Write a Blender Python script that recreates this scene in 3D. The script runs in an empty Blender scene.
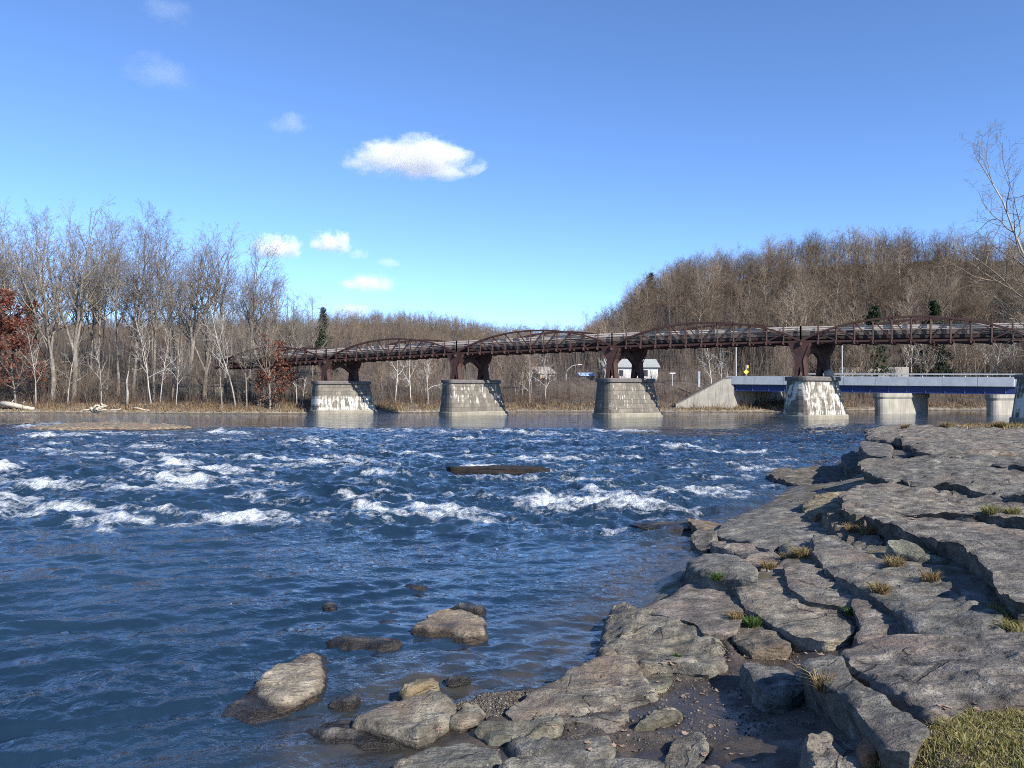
import bpy, math, random
import numpy as np
from mathutils import Vector, Matrix
from mathutils.geometry import delaunay_2d_cdt

SC = bpy.context.scene
COL = SC.collection
F = 780.0          # focal length in pixels of the 1024 px wide frame
HOR = 395.0        # row of the horizon
H = 2.6            # eye height above the river
S = H / 3.0

# ------------------------------------------------------------------ basics
def at(px, py, z=0.0):
    d = F * (H - z) / (py - HOR)
    return Vector(((px - 512.0) / F * d, d, z))

def atd(px, py, d):
    return Vector(((px - 512.0) / F * d, d, H + (HOR - py) / F * d))

def tag(o, label=None, cat=None, group=None, kind=None):
    if label: o['label'] = label
    if cat: o['category'] = cat
    if group: o['group'] = group
    o['kind'] = kind or 'thing'
    return o

def empty(name, loc=(0, 0, 0)):
    o = bpy.data.objects.new(name, None)
    o.empty_display_size = 0.2
    COL.objects.link(o)
    o.location = loc
    return o

def mesh_np(name, V, Fs, mat=None, smooth=False, parent=None, attrs=None):
    """V (n,3); Fs list of int arrays (m,k)."""
    V = np.asarray(V, dtype=np.float32)
    if not isinstance(Fs, (list, tuple)): Fs = [Fs]
    Fs = [np.asarray(f, dtype=np.int32) for f in Fs if len(f)]
    me = bpy.data.meshes.new(name)
    me.vertices.add(len(V)); me.vertices.foreach_set('co', V.ravel())
    nl = sum(f.size for f in Fs); nf = sum(len(f) for f in Fs)
    me.loops.add(nl); me.polygons.add(nf)
    me.loops.foreach_set('vertex_index', np.concatenate([f.ravel() for f in Fs]))
    tot = np.concatenate([np.full(len(f), f.shape[1], dtype=np.int32) for f in Fs])
    st = np.zeros(nf, dtype=np.int32); st[1:] = np.cumsum(tot)[:-1]
    me.polygons.foreach_set('loop_start', st)
    if smooth: me.polygons.foreach_set('use_smooth', np.ones(nf, dtype=bool))
    if attrs:
        for k, a in attrs.items():
            at_ = me.attributes.new(k, 'FLOAT', 'POINT')
            at_.data.foreach_set('value', np.asarray(a, dtype=np.float32))
    me.update(calc_edges=True)
    if mat: me.materials.append(mat)
    o = bpy.data.objects.new(name, me)
    COL.objects.link(o)
    if parent: o.parent = parent
    return o

class MB:
    """collects boxes, bars, prisms and lathes into one mesh"""
    def __init__(s): s.v = []; s.f = []
    def add(s, vs, fs):
        b = len(s.v); s.v += [tuple(v) for v in vs]; s.f += [tuple(b + i for i in f) for f in fs]
    def hexa(s, c):
        s.add(c, [(0,3,2,1),(4,5,6,7),(0,1,5,4),(1,2,6,5),(2,3,7,6),(3,0,4,7)])
    def box(s, c, sz, ax=(1,0,0)):
        ax = Vector(ax); ax.z = 0; ax.normalize(); b = Vector((-ax.y, ax.x, 0)); c = Vector(c)
        X, Y, Z = ax*sz[0]/2, b*sz[1]/2, Vector((0,0,sz[2]/2))
        s.hexa([c-X-Y-Z, c+X-Y-Z, c+X+Y-Z, c-X+Y-Z, c-X-Y+Z, c+X-Y+Z, c+X+Y+Z, c-X+Y+Z])
    def bar(s, p, q, w, h=None):
        p = Vector(p); q = Vector(q); h = h or w
        t = (q-p).normalized()
        r = Vector((0,0,1)) if abs(t.z) < .95 else Vector((1,0,0))
        a = t.cross(r).normalized()*w/2; b = t.cross(a).normalized()*h/2
        s.hexa([p-a-b, p+a-b, p+a+b, p-a+b, q-a-b, q+a-b, q+a+b, q-a+b])
    def prism(s, poly, ext):
        """poly: list of 3D points (a flat ring), extruded by ext"""
        n = len(poly); ext = Vector(ext)
        A = [Vector(p) for p in poly]; B = [p+ext for p in A]
        s.add(A+B, [tuple(range(n))[::-1], tuple(range(n, 2*n))] + [(i, (i+1) % n, n+(i+1) % n, n+i) for i in range(n)])
    def loft(s, rings, cap=True):
        n = len(rings[0]); vs = [p for r in rings for p in r]; fs = []
        for k in range(len(rings)-1):
            for i in range(n):
                j = (i+1) % n
                fs.append((k*n+i, k*n+j, (k+1)*n+j, (k+1)*n+i))
        if cap: fs += [tuple(range(n))[::-1], tuple(range((len(rings)-1)*n, len(rings)*n))]
        s.add(vs, fs)
    def tube(s, pts, rad, k=8):
        pts = [Vector(p) for p in pts]; rings = []
        for i, p in enumerate(pts):
            t = (pts[min(i+1, len(pts)-1)] - pts[max(i-1, 0)]).normalized()
            r = Vector((0,0,1)) if abs(t.z) < .9 else Vector((1,0,0))
            a = t.cross(r).normalized(); b = t.cross(a)
            R = rad[i] if isinstance(rad, (list, tuple)) else rad
            rings.append([p + a*R*math.cos(6.2832*j/k) + b*R*math.sin(6.2832*j/k) for j in range(k)])
        s.loft(rings)
    def build(s, name, mat=None, parent=None, smooth=False, bevel=0):
        me = bpy.data.meshes.new(name); me.from_pydata(s.v, [], s.f); me.update()
        if smooth: me.polygons.foreach_set('use_smooth', [True]*len(me.polygons))
        if mat: me.materials.append(mat)
        o = bpy.data.objects.new(name, me); COL.objects.link(o)
        if parent:
            o.parent = parent
            o.matrix_parent_inverse = Matrix.Translation(parent.location).inverted()
        if bevel:
            m = o.modifiers.new('bevel', 'BEVEL'); m.width = bevel; m.segments = 2; m.limit_method = 'ANGLE'
        return o

def copy_tree(o, parent=None):
    c = o.copy(); COL.objects.link(c)
    if parent: c.parent = parent
    for ch in list(o.children): copy_tree(ch, c)
    return c

# ------------------------------------------------------------------ noise (numpy)
_G = np.array([(1,1,0),(-1,1,0),(1,-1,0),(-1,-1,0),(1,0,1),(-1,0,1),(1,0,-1),(-1,0,-1),
               (0,1,1),(0,-1,1),(0,1,-1),(0,-1,-1),(1,1,0),(-1,1,0),(0,-1,1),(0,-1,-1)], dtype=np.float64)
def _hash(i, j, k, seed):
    h = (i.astype(np.int64)*374761393 + j.astype(np.int64)*668265263 + k.astype(np.int64)*2147483647 + seed*1274126177) & 0xFFFFFFFF
    h = ((h ^ (h >> 13)) * 1274126177) & 0xFFFFFFFF
    h = ((h ^ (h >> 16)) * 2246822519) & 0xFFFFFFFF
    return (h ^ (h >> 15)) & 15
def pn(x, y, z=0.0, seed=0):
    x = np.asarray(x, float); y = np.asarray(y, float); z = np.zeros_like(x) + z
    xi = np.floor(x); yi = np.floor(y); zi = np.floor(z)
    xf, yf, zf = x-xi, y-yi, z-zi
    u, v, w = (t*t*t*(t*(t*6-15)+10) for t in (xf, yf, zf))
    r = 0
    for a in (0, 1):
        for b in (0, 1):
            for c in (0, 1):
                g = _G[_hash(xi+a, yi+b, zi+c, seed)]
                dot = g[..., 0]*(xf-a) + g[..., 1]*(yf-b) + g[..., 2]*(zf-c)
                r = r + dot*(u if a else 1-u)*(v if b else 1-v)*(w if c else 1-w)
    return r
def fbm(x, y, z=0.0, o=4, seed=0, gain=.5):
    r = 0; a = 1.0; f = 1.0
    for k in range(o):
        r = r + a*pn(np.asarray(x)*f, np.asarray(y)*f, np.asarray(z)*f, seed+k*7); a *= gain; f *= 2.03
    return r
def sstep(a, b, x):
    t = np.clip((np.asarray(x, float)-a)/(b-a), 0, 1); return t*t*(3-2*t)

# ------------------------------------------------------------------ the lie of the land
LAND = [(-60,-80),(-6,-20),(-2.2,0),(-1.3,4),(-.95,5.4),(-.86,5.9),(-.68,6.8),(-.1,6.95),(.42,7.1),(.80,8.0),(1.12,9),(2.2,11.5),(3.1,13.5),(5.0,17),(8.7,24),(12.5,30),
        (20.5,45),(23,48.5),(30,50.5),(42,54),(60,66),(75,80),(90,100),(120,118),(240,140),(500,140),(500,-80)]
def sdist(x, y, poly=LAND):
    x = np.asarray(x, float); y = np.asarray(y, float)
    best = np.full(x.shape, 1e18); ins = np.zeros(x.shape, bool)
    n = len(poly)
    for i in range(n):
        ax, ay = poly[i]; bx, by = poly[(i+1) % n]
        dx, dy = bx-ax, by-ay
        t = np.clip(((x-ax)*dx+(y-ay)*dy)/(dx*dx+dy*dy), 0, 1)
        best = np.minimum(best, (x-ax-t*dx)**2+(y-ay-t*dy)**2)
        c = (ay > y) != (by > y)
        with np.errstate(divide='ignore', invalid='ignore'):
            xx = ax+(y-ay)*dx/(dy if dy else 1e-9)
        ins ^= c & (x < xx)
    d = np.sqrt(best)
    return np.where(ins, d, -d)

def base_near(x, y):
    """smooth height of the near (right-hand) bank"""
    s = sdist(x, y)
    z = np.interp(s, [-8,-2,-.5,0,.4,1,2,3,5,10,40,120], [-1.6,-.7,-.25,-.04,.10,.27,.47,.62,.74,.82,1.4,6])
    low = np.interp(s, [-8,-2,-.5,0,.4,1,2,2.6,3.4,5,10,40,120], [-1.6,-.7,-.25,-.03,.065,.125,.23,.40,.70,.76,.82,1.4,6])
    k = sstep(6.6, 9.0, y)
    return low*(1-k)+z*k

PXT = [-900,-300,0,150,330,400,440,520,560,600,645,700,780,850,950,1024,1300,2000]
TOPY = [300,300,318,321,320,312,314,327,335,333,290,263,249,243,239,243,245,245]
RDG = [330,330,350,350,380,420,420,420,400,330,270,250,240,240,240,240,240,240]
FARD_PX = [-900,0,140,240,345,430,520,600,660,800,830,1100,2000]
FARD = [112,116,113,108.5,109,118,121,121,119,120,133,138,150]
def far_terms(x, y):
    px = 512+F*np.asarray(x)/np.maximum(y, 1.0)
    D = np.interp(px, FARD_PX, FARD)
    return px, D
def base_far(x, y):
    px, D = far_terms(x, y)
    t = y-D
    flat = np.interp(t, [-30,-8,-1,0,1.5,5,10,30], [-2.5,-1.2,-.25,-.03,.45,1.1,1.7,2.6])
    road = np.interp(t, [-30,-8,-1,0,1.5,5,11,17,40], [-2.5,-1.2,-.25,-.03,.45,1.0,2.4,5.0,5.6])
    k = sstep(500, 560, px)*(1-sstep(700, 735, px)) + .55*sstep(735, 790, px)
    z = flat*(1-k)+road*k
    R = np.interp(px, PXT, RDG); ty = np.interp(px, PXT, TOPY)
    top = H+(HOR-ty)/F*R-np.interp(px, [330, 380, 420, 560, 620], [4.0, 6.0, 8.0, 9.0, 10.0])
    d0 = D+24
    tt = np.clip((y-d0)/(R-d0), 0, 1.15)
    hill = (tt**.9)*(top-3)
    return z+hill*(y > d0)
def ground_z(x, y, rough=True):
    x = np.asarray(x, float); y = np.asarray(y, float)
    zn = base_near(x, y)
    zf = np.where(y > 60, base_far(x, np.maximum(y, 60)), -9)
    z = np.maximum(zn, zf)
    # turf bank by the camera
    z = z+.10*np.exp(-((x-2.7)/.9)**2-((y-3.7)/.8)**2)
    if rough:
        r = np.hypot(x, y)
        sh = sstep(8.5, 10, y)*(1-sstep(56, 62, y))*sstep(.2, .8, zn)
        tv = 2.4*fbm(x*.55+.2*y, y*.8-.1*x, 0, 4, 15); fl = np.floor(tv)
        z = z+sh*.055*(fl+sstep(.30, .55, tv-fl))
        z = z+np.where(r < 60, .035*fbm(x*1.6, y*1.6, 0, 4, 3)+.012*fbm(x*9, y*9, 0, 2, 5)*(r < 14), .35*fbm(x*.06, y*.06, 0, 4, 9)*sstep(118, 150, y))
        z = z+np.where(y > 150, 1.8*fbm(x*.02, y*.02, 0, 3, 21), 0)
    return z
CARVE = []
def carve(x, y, z):
    """keep the soil below the undersides of the slabs that lie on it"""
    for P, a, b, c in CARVE:
        lo = P.min(0)-.05; hi = P.max(0)+.05
        k = np.where((x > lo[0]) & (x < hi[0]) & (y > lo[1]) & (y < hi[1]))[0]
        if not len(k): continue
        ins = sdist(x[k], y[k], [tuple(p) for p in P]) > -.02
        k = k[ins]; z[k] = np.minimum(z[k], a*x[k]+b*y[k]+c-.06)
    return z
def gz(x, y, rough=True):
    return float(ground_z(np.array([x]), np.array([y]), rough)[0])
# ------------------------------------------------------------------ materials
class NT:
    def __init__(s, name):
        s.m = bpy.data.materials.new(name); s.m.use_nodes = True
        s.t = s.m.node_tree; s.t.nodes.clear()
        s.out = s.n('ShaderNodeOutputMaterial')
    def n(s, typ, **kw):
        nd = s.t.nodes.new(typ)
        for k, v in kw.items():
            if k in nd.inputs: s.set(nd.inputs[k], v)
            else: setattr(nd, k, v)
        return nd
    def set(s, sock, v):
        if isinstance(v, bpy.types.NodeSocket): s.t.links.new(v, sock)
        elif isinstance(v, bpy.types.Node): s.t.links.new(v.outputs[0], sock)
        elif isinstance(v, (tuple, list)) and len(v) == 3 and sock.type == 'RGBA': sock.default_value = (*v, 1)
        else: sock.default_value = v
    def pos(s): return s.n('ShaderNodeNewGeometry').outputs['Position']
    def objc(s): return s.n('ShaderNodeTexCoord').outputs['Object']
    def mapp(s, vec, scale=(1,1,1), rot=(0,0,0), loc=(0,0,0)):
        m = s.n('ShaderNodeMapping'); s.set(m.inputs['Vector'], vec)
        m.inputs['Scale'].default_value = scale; m.inputs['Rotation'].default_value = rot; m.inputs['Location'].default_value = loc
        return m.outputs[0]
    def noise(s, vec, scale, detail=4, rough=.55, dist=0):
        nd = s.n('ShaderNodeTexNoise'); s.set(nd.inputs['Vector'], vec)
        nd.inputs['Scale'].default_value = scale; nd.inputs['Detail'].default_value = detail
        nd.inputs['Roughness'].default_value = rough; nd.inputs['Distortion'].default_value = dist
        return nd.outputs['Fac']
    def voro(s, vec, scale, feature='F1', out='Distance'):
        nd = s.n('ShaderNodeTexVoronoi', feature=feature); s.set(nd.inputs['Vector'], vec); nd.inputs['Scale'].default_value = scale
        return nd.outputs[out]
    def ramp(s, fac, stops, interp='LINEAR'):
        nd = s.n('ShaderNodeValToRGB'); s.set(nd.inputs[0], fac); cr = nd.color_ramp; cr.interpolation = interp
        while len(cr.elements) < len(stops): cr.elements.new(.5)
        for e, (p, c) in zip(cr.elements, stops):
            e.position = p
            e.color = (*c, 1) if isinstance(c, (tuple, list)) else (c, c, c, 1)
        return nd.outputs[0]
    def math(s, op, a, b=0.0, c=None, clamp=False):
        nd = s.n('ShaderNodeMath', operation=op); nd.use_clamp = clamp
        s.set(nd.inputs[0], a); s.set(nd.inputs[1], b)
        if c is not None: s.set(nd.inputs[2], c)
        return nd.outputs[0]
    def mix(s, fac, a, b, blend='MIX'):
        nd = s.n('ShaderNodeMix', data_type='RGBA', blend_type=blend)
        s.set(nd.inputs[0], fac); s.set(nd.inputs[6], a); s.set(nd.inputs[7], b)
        return nd.outputs[2]
    def bump(s, h, strength=.5, dist=.02, normal=None):
        nd = s.n('ShaderNodeBump'); s.set(nd.inputs['Height'], h)
        nd.inputs['Strength'].default_value = strength; nd.inputs['Distance'].default_value = dist
        if normal is not None: s.set(nd.inputs['Normal'], normal)
        return nd.outputs[0]
    def bsdf(s, color, rough=.8, normal=None, spec=.3, metal=0.0, ior=1.5):
        b = s.n('ShaderNodeBsdfPrincipled')
        s.set(b.inputs['Base Color'], color); s.set(b.inputs['Roughness'], rough)
        s.set(b.inputs['Specular IOR Level'], spec); s.set(b.inputs['Metallic'], metal); b.inputs['IOR'].default_value = ior
        if normal is not None: s.set(b.inputs['Normal'], normal)
        return b
    def done(s, sh):
        s.set(s.out.inputs['Surface'], sh.outputs[0] if isinstance(sh, bpy.types.Node) else sh); return s.m
    def z(s, vec):
        nd = s.n('ShaderNodeSeparateXYZ'); s.set(nd.inputs[0], vec); return nd.outputs

def mat_plain(name, col, rough=.7, var=.25, scale=3.0, spec=.3, metal=0.0, bump=.1):
    t = NT(name); p = t.objc()
    n = t.noise(p, scale, 5); n2 = t.noise(p, scale*9, 3)
    f = t.math('ADD', t.math('MULTIPLY', n, .65), t.math('MULTIPLY', n2, .35))
    c = t.ramp(f, [(.25, tuple(x*(1-var) for x in col)), (.75, tuple(min(1, x*(1+var)) for x in col))])
    return t.done(t.bsdf(c, rough, t.bump(n2, bump, .02), spec, metal))

def rock_look(t, p, tint=None):
    big = t.noise(p, .8, 6, .6, .4)
    mid = t.noise(p, 4.5, 6, .65)
    fine = t.noise(p, 38, 4, .7)
    # bedding laminae, tilted a little
    bed = t.noise(t.mapp(p, (1.1, 5.5, 22), (.14, .06, -.5)), 1.7, 5, .6, .5)
    col = t.ramp(mid, [(.32, (.036, .034, .030)), (.45, (.102, .096, .083)), (.56, (.174, .163, .141)), (.70, (.300, .283, .246))])
    rust = t.ramp(big, [(.50, 0.0), (.66, .55)])
    col = t.mix(rust, col, (.205, .150, .110))
    col = t.mix(t.ramp(bed, [(.52, 0.0), (.68, .5)]), col, (.105, .097, .094))
    sp = t.voro(p, 26)
    lich = t.math('MULTIPLY', t.ramp(sp, [(.12, 1.0), (.30, 0.0)]), t.ramp(t.noise(p, 2.3, 4), [(.50, 0.0), (.62, .7)]))
    col = t.mix(lich, col, (.33, .325, .285))
    dk = t.ramp(fine, [(.36, .75), (.47, 0.0)])
    col = t.mix(dk, col, (.055, .050, .046))
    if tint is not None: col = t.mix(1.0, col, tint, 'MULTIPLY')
    cr = t.voro(t.mapp(p, (1, 1.3, 2.2), (0, 0, .5)), 1.15, 'DISTANCE_TO_EDGE')
    crk = t.math('ADD', cr, t.math('MULTIPLY', t.math('SUBTRACT', t.noise(p, 3.2, 5), .5), .13))
    crack = t.ramp(crk, [(.0, 1.0), (.009, 0.0)])
    crack = t.math('MULTIPLY', crack, t.ramp(t.noise(p, .9, 2), [(.50, 0.0), (.58, .8)]))
    col = t.mix(t.math('MULTIPLY', crack, .8), col, (.022, .019, .016))
    h = t.math('ADD', t.math('MULTIPLY', mid, .7), t.math('MULTIPLY', fine, .2))
    h = t.math('ADD', h, t.math('MULTIPLY', bed, .6))
    h = t.math('SUBTRACT', h, t.math('MULTIPLY', crack, .5))
    return col, h
def mat_rock(w0=.055, w1=.10, name='sandstone'):
    t = NT(name); p = t.pos(); oi = t.n('ShaderNodeObjectInfo')
    col, h = rock_look(t, p, oi.outputs['Color'])
    # river-wet band near the water line
    zz = t.z(p)[2]
    wz = t.math('ADD', zz, t.math('MULTIPLY', t.math('SUBTRACT', t.noise(p, 3.0, 5), .5), .16))
    wet = t.ramp(wz, [(w0, 1.0), (w1, 0.0)])
    col = t.mix(wet, col, t.mix(1.0, col, (.22, .20, .185), 'MULTIPLY'))
    rough = t.mix(wet, (.85, .85, .85), (.36, .36, .36))
    nrm = t.bump(h, 1.0, .075)
    nrm = t.bump(t.noise(p, 95, 3, .75), .5, .010, nrm)
    return t.done(t.bsdf(col, rough, nrm, .35))

def mat_ground():
    t = NT('bank_soil'); p = t.pos(); xyz = t.z(p)
    n1 = t.noise(p, 2.2, 6, .6); n2 = t.noise(p, 24, 4, .7); n3 = t.noise(p, .25, 5)
    mud = t.ramp(n1, [(.30, (.030, .024, .020)), (.5, (.060, .047, .037)), (.7, (.120, .095, .073))])
    mud = t.mix(t.ramp(n2, [(.5, 0.0), (.7, .45)]), mud, (.145, .118, .090))
    stone, rh = rock_look(t, p)
    moss = t.ramp(t.noise(p, 3.1, 4), [(.46, 0.0), (.58, .85)])
    stone = t.mix(moss, stone, (.080, .066, .034))
    near = t.mix(t.ramp(t.math('DIVIDE', xyz[1], 20.0), [(.37, 0.0), (.425, 1.0)]), mud, stone)
    # leaf litter, dead grass and bare soil beyond the river
    lit = t.ramp(t.noise(p, .9, 6, .7), [(.3, (.048, .038, .030)), (.5, (.090, .070, .053)), (.7, (.15, .120, .089))])
    lit2 = t.ramp(n3, [(.4, (.060, .048, .039)), (.65, (.105, .085, .067))])
    far = t.mix(.45, lit, lit2)
    shore = t.ramp(t.math('DIVIDE', xyz[2], 1.0), [(.25, 1.0), (.6, 0.0)])
    far = t.mix(shore, far, t.ramp(t.noise(p, 1.7, 5), [(.35, (.085, .070, .052)), (.65, (.30, .255, .19))]))
    col = t.mix(t.ramp(t.math('DIVIDE', xyz[1], 120.0), [(.60, 0.0), (.66, 1.0)]), near, far)
    wetn = t.noise(p, 1.3, 4)
    wet = t.math('MULTIPLY', t.ramp(wetn, [(.44, 1.0), (.56, 0.0)]), t.ramp(t.math('DIVIDE', xyz[1], 20.0), [(.40, 1.0), (.46, 0.0)]))
    zw = t.ramp(xyz[2], [(.05, 1.0), (.09, 0.0)])
    wet = t.math('MAXIMUM', wet, zw)
    col = t.mix(t.math('MULTIPLY', wet, .55), col, (.022, .018, .015))
    rough = t.mix(wet, (.9, .9, .9), (.30, .30, .30))
    h = t.math('ADD', n1, t.math('MULTIPLY', n2, .35))
    return t.done(t.bsdf(col, rough, t.bump(h, .7, .04), .3))

def mat_water():
    t = NT('river_water'); p = t.pos()
    foam = t.n('ShaderNodeAttribute', attribute_name='foam').outputs['Fac']
    rap = t.n('ShaderNodeAttribute', attribute_name='rapid').outputs['Fac']
    nf = t.noise(t.mapp(p, (.55, .95, 1.0)), 2.1, 7, .66, .7)
    nf2 = t.noise(t.mapp(p, (1.0, .5, 1.0), (0, 0, .3)), 9.0, 5, .7)
    e = t.math('ADD', t.math('MULTIPLY', nf, .7), t.math('MULTIPLY', nf2, .3))
    k = t.math('ADD', t.math('MULTIPLY', foam, .38), t.math('MULTIPLY', e, .98))
    fm = t.ramp(k, [(.62, 0.0), (.84, 1.0)])
    fm = t.math('MULTIPLY', fm, t.ramp(foam, [(.03, 0.0), (.25, 1.0)]))
    body = t.ramp(t.noise(p, .22, 4), [(.35, (.006, .017, .032)), (.65, (.013, .031, .055))])
    body = t.mix(t.math('MULTIPLY', t.n('ShaderNodeAttribute', attribute_name='shallow').outputs['Fac'], .8), body, t.ramp(t.noise(p, 2.4, 4), [(.35, (.018, .020, .018)), (.65, (.060, .050, .034))]))
    r1 = t.noise(t.mapp(p, (.8, 1.0, 1.0), (0, 0, .3)), 4.2, 4, .55, .5)
    r2 = t.noise(t.mapp(p, (1.0, .7, 1.0), (0, 0, .35)), 8.5, 4, .65, .4)
    h = t.math('ADD', t.math('MULTIPLY', r1, t.math('MULTIPLY_ADD', rap, .35, .26)), t.math('MULTIPLY', r2, t.math('MULTIPLY_ADD', rap, .10, .085)))
    slick = t.ramp(t.noise(t.mapp(p, (.5, 1.0, 1.0), (0, 0, .25)), .55, 4, .5), [(.40, .25), (.58, 1.0)])
    h = t.math('MULTIPLY', h, slick)
    nrm = t.bump(h, 1.0, .22)
    w = t.bsdf(body, .035, nrm, .5, 0, 1.45)
    fo = t.bsdf(t.ramp(nf2, [(.3, (.46, .52, .58)), (.7, (.80, .83, .86))]), .7, t.bump(t.math('ADD', nf2, nf), 1.0, .15), .2)
    mx = t.n('ShaderNodeMixShader'); t.set(mx.inputs[0], fm); t.set(mx.inputs[1], w.outputs[0]); t.set(mx.inputs[2], fo.outputs[0])
    return t.done(mx.outputs[0])

def mat_puddle():
    t = NT('still_water'); p = t.pos()
    return t.done(t.bsdf((.015, .013, .012), .04, t.bump(t.noise(p, 7, 3), .25, .02), .5, 0, 1.33))

def mat_bark(name, a, b, scale=6.0):
    t = NT(name); p = t.objc(); oi = t.n('ShaderNodeObjectInfo')
    n = t.noise(t.mapp(p, (1, 1, .25)), scale, 4)
    c = t.ramp(n, [(.35, a), (.65, b)])
    c = t.mix(1.0, c, oi.outputs['Color'], 'MULTIPLY')
    return t.done(t.bsdf(c, .9, None, .15))

def mat_leaf(name, cols, rough=.7):
    t = NT(name); g = t.n('ShaderNodeNewGeometry')
    st = [(i/(len(cols)-1), c) for i, c in enumerate(cols)]
    c = t.ramp(g.outputs['Random Per Island'], st)
    d = t.bsdf(c, rough, None, .2)
    tr = t.n('ShaderNodeBsdfTranslucent'); t.set(tr.inputs[0], c)
    mx = t.n('ShaderNodeMixShader'); mx.inputs[0].default_value = .3
    t.set(mx.inputs[1], d.outputs[0]); t.set(mx.inputs[2], tr.outputs[0])
    return t.done(mx.outputs[0])

def mat_pier(name, lo, hi, amt):
    """old ashlar masonry; white lime streaks that run down between the heights lo and hi"""
    t = NT(name); p = t.objc(); x = t.z(p); oi = t.n('ShaderNodeObjectInfo')
    off = t.math('MULTIPLY', oi.outputs['Random'], 50.0)
    cv = t.n('ShaderNodeCombineXYZ'); t.set(cv.inputs[0], t.math('ADD', t.math('ADD', x[0], x[1]), off)); t.set(cv.inputs[1], x[2])
    br = t.n('ShaderNodeTexBrick'); t.set(br.inputs['Vector'], cv.outputs[0])
    br.inputs['Scale'].default_value = 1.0; br.inputs['Brick Width'].default_value = 1.15; br.inputs['Row Height'].default_value = .52
    br.inputs['Mortar Size'].default_value = .022; br.inputs['Bias'].default_value = 0
    br.inputs['Color1'].default_value = (.145, .128, .10, 1); br.inputs['Color2'].default_value = (.215, .19, .15, 1); br.inputs['Mortar'].default_value = (.10, .09, .075, 1)
    cvv = cv.outputs[0]
    dirt = t.noise(t.mapp(cvv, (.9, .45, 1)), 1.0, 6, .65)
    c = t.mix(t.ramp(dirt, [(.42, .75), (.62, 0.0)]), br.outputs['Color'], (.085, .080, .072))
    drip = t.noise(t.mapp(cvv, (4.6, .34, 1)), 1.0, 5, .6)
    blot = t.noise(t.mapp(cvv, (.8, 1.1, 1), (0, 0, 0), (7, 3, 0)), 1.0, 5, .6)
    band = t.math('MULTIPLY', t.ramp(t.math('DIVIDE', x[2], 6.0), [((lo-.3)/6, 0.0), ((lo+.15)/6, 1.0)]), t.ramp(t.math('DIVIDE', x[2], 6.0), [((hi-.5)/6, 1.0), (min(1, hi/6), 0.0)]))
    k = t.math('ADD', t.math('MULTIPLY', drip, .6), t.math('MULTIPLY', blot, .4))
    w = t.math('MULTIPLY', t.ramp(k, [(amt, 0.0), (amt+.05, .95)]), band)
    c = t.mix(w, c, (.52, .49, .43))
    h = t.math('SUBTRACT', t.noise(cvv, 4, 5), t.math('MULTIPLY', br.outputs['Fac'], .5))
    return t.done(t.bsdf(c, .9, t.bump(h, .7, .06), .2))

def mat_concrete(name, a, b, streak=.5):
    t = NT(name); p = t.objc(); x = t.z(p)
    cv = t.n('ShaderNodeCombineXYZ'); t.set(cv.inputs[0], t.math('ADD', x[0], x[1])); t.set(cv.inputs[1], x[2])
    n = t.noise(p, .8, 6, .6); s = t.noise(t.mapp(cv.outputs[0], (2.6, .22, 1)), 1.0, 5, .6)
    c = t.ramp(n, [(.3, a), (.7, b)])
    c = t.mix(t.ramp(s, [(.5, 0.0), (.68, streak)]), c, tuple(v*.45 for v in a))
    return t.done(t.bsdf(c, .85, t.bump(t.noise(p, 6, 4), .3, .03), .25))

M = {}
M['rock'] = mat_rock(); M['river_rock'] = mat_rock(.045, .085, 'river_sandstone'); M['ground'] = mat_ground(); M['water'] = mat_water(); M['puddle'] = mat_puddle()
M['bark'] = mat_bark('grey_bark', (.104, .091, .077), (.235, .206, .174))
M['twig'] = mat_bark('twig_bark', (.112, .095, .080), (.228, .196, .165), 1.5)
M['pale'] = mat_bark('pale_bark', (.20, .185, .165), (.44, .415, .375), 1.2)
M['white_bark'] = mat_bark('white_bark', (.30, .28, .25), (.58, .55, .50), 1.2)
M['rail_low'] = mat_plain('brown_rail_boards', (.105, .085, .078), .9, .3, 2.0)
M['steel'] = mat_plain('rusted_steel', (.050, .025, .021), .65, .5, 1.2, .3, .2)
M['rail'] = mat_plain('weathered_boards', (.38, .335, .30), .85, .3, 2.0)
M['deck'] = mat_plain('dark_deck', (.035, .026, .024), .9, .4, 1.5)
M['blue'] = mat_plain('blue_girder_paint', (.013, .027, .115), .45, .2, .6, .4)
M['parapet'] = mat_concrete('pale_parapet', (.25, .28, .32), (.34, .37, .40), .25)
M['conc'] = mat_concrete('concrete', (.215, .20, .17), (.32, .30, .255), .6)
M['cap'] = mat_plain('weathered_cap_stone', (.11, .10, .095), .9, .4, 1.4)
M['plinth'] = mat_concrete('plinth_stone', (.17, .155, .12), (.26, .24, .19), .5)
M['white'] = mat_plain('white_paint', (.50, .49, .465), .6, .08, 1.0)
M['green_roof'] = mat_plain('grey_green_roof', (.27, .285, .27), .7, .2, 1.5)
M['blue_roof'] = mat_plain('light_blue_roof', (.32, .45, .66), .5, .15, 1.5)
M['slate'] = mat_plain('slate_siding', (.24, .29, .36), .7, .2, 1.5)
M['tan'] = mat_plain('tan_siding', (.42, .34, .22), .8, .2, 1.5)
M['greywall'] = mat_plain('grey_tan_wall', (.26, .235, .205), .9, .2, .8)
M['dark'] = mat_plain('dark_pane', (.02, .022, .025), .2, .2, 1.0, .5)
M['galv'] = mat_plain('galvanised_steel', (.36, .37, .37), .55, .12, 1.5, .5, .3)
M['yellow'] = mat_plain('yellow_sign_face', (.78, .70, .05), .5, .05, 1.0)
M['drift'] = mat_plain('bleached_driftwood', (.40, .35, .28), .9, .35, 2.5)
M['grass'] = mat_leaf('grass_blade', [(.105, .120, .032), (.165, .170, .046), (.24, .22, .080), (.34, .29, .14), (.15, .125, .06)])
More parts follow.
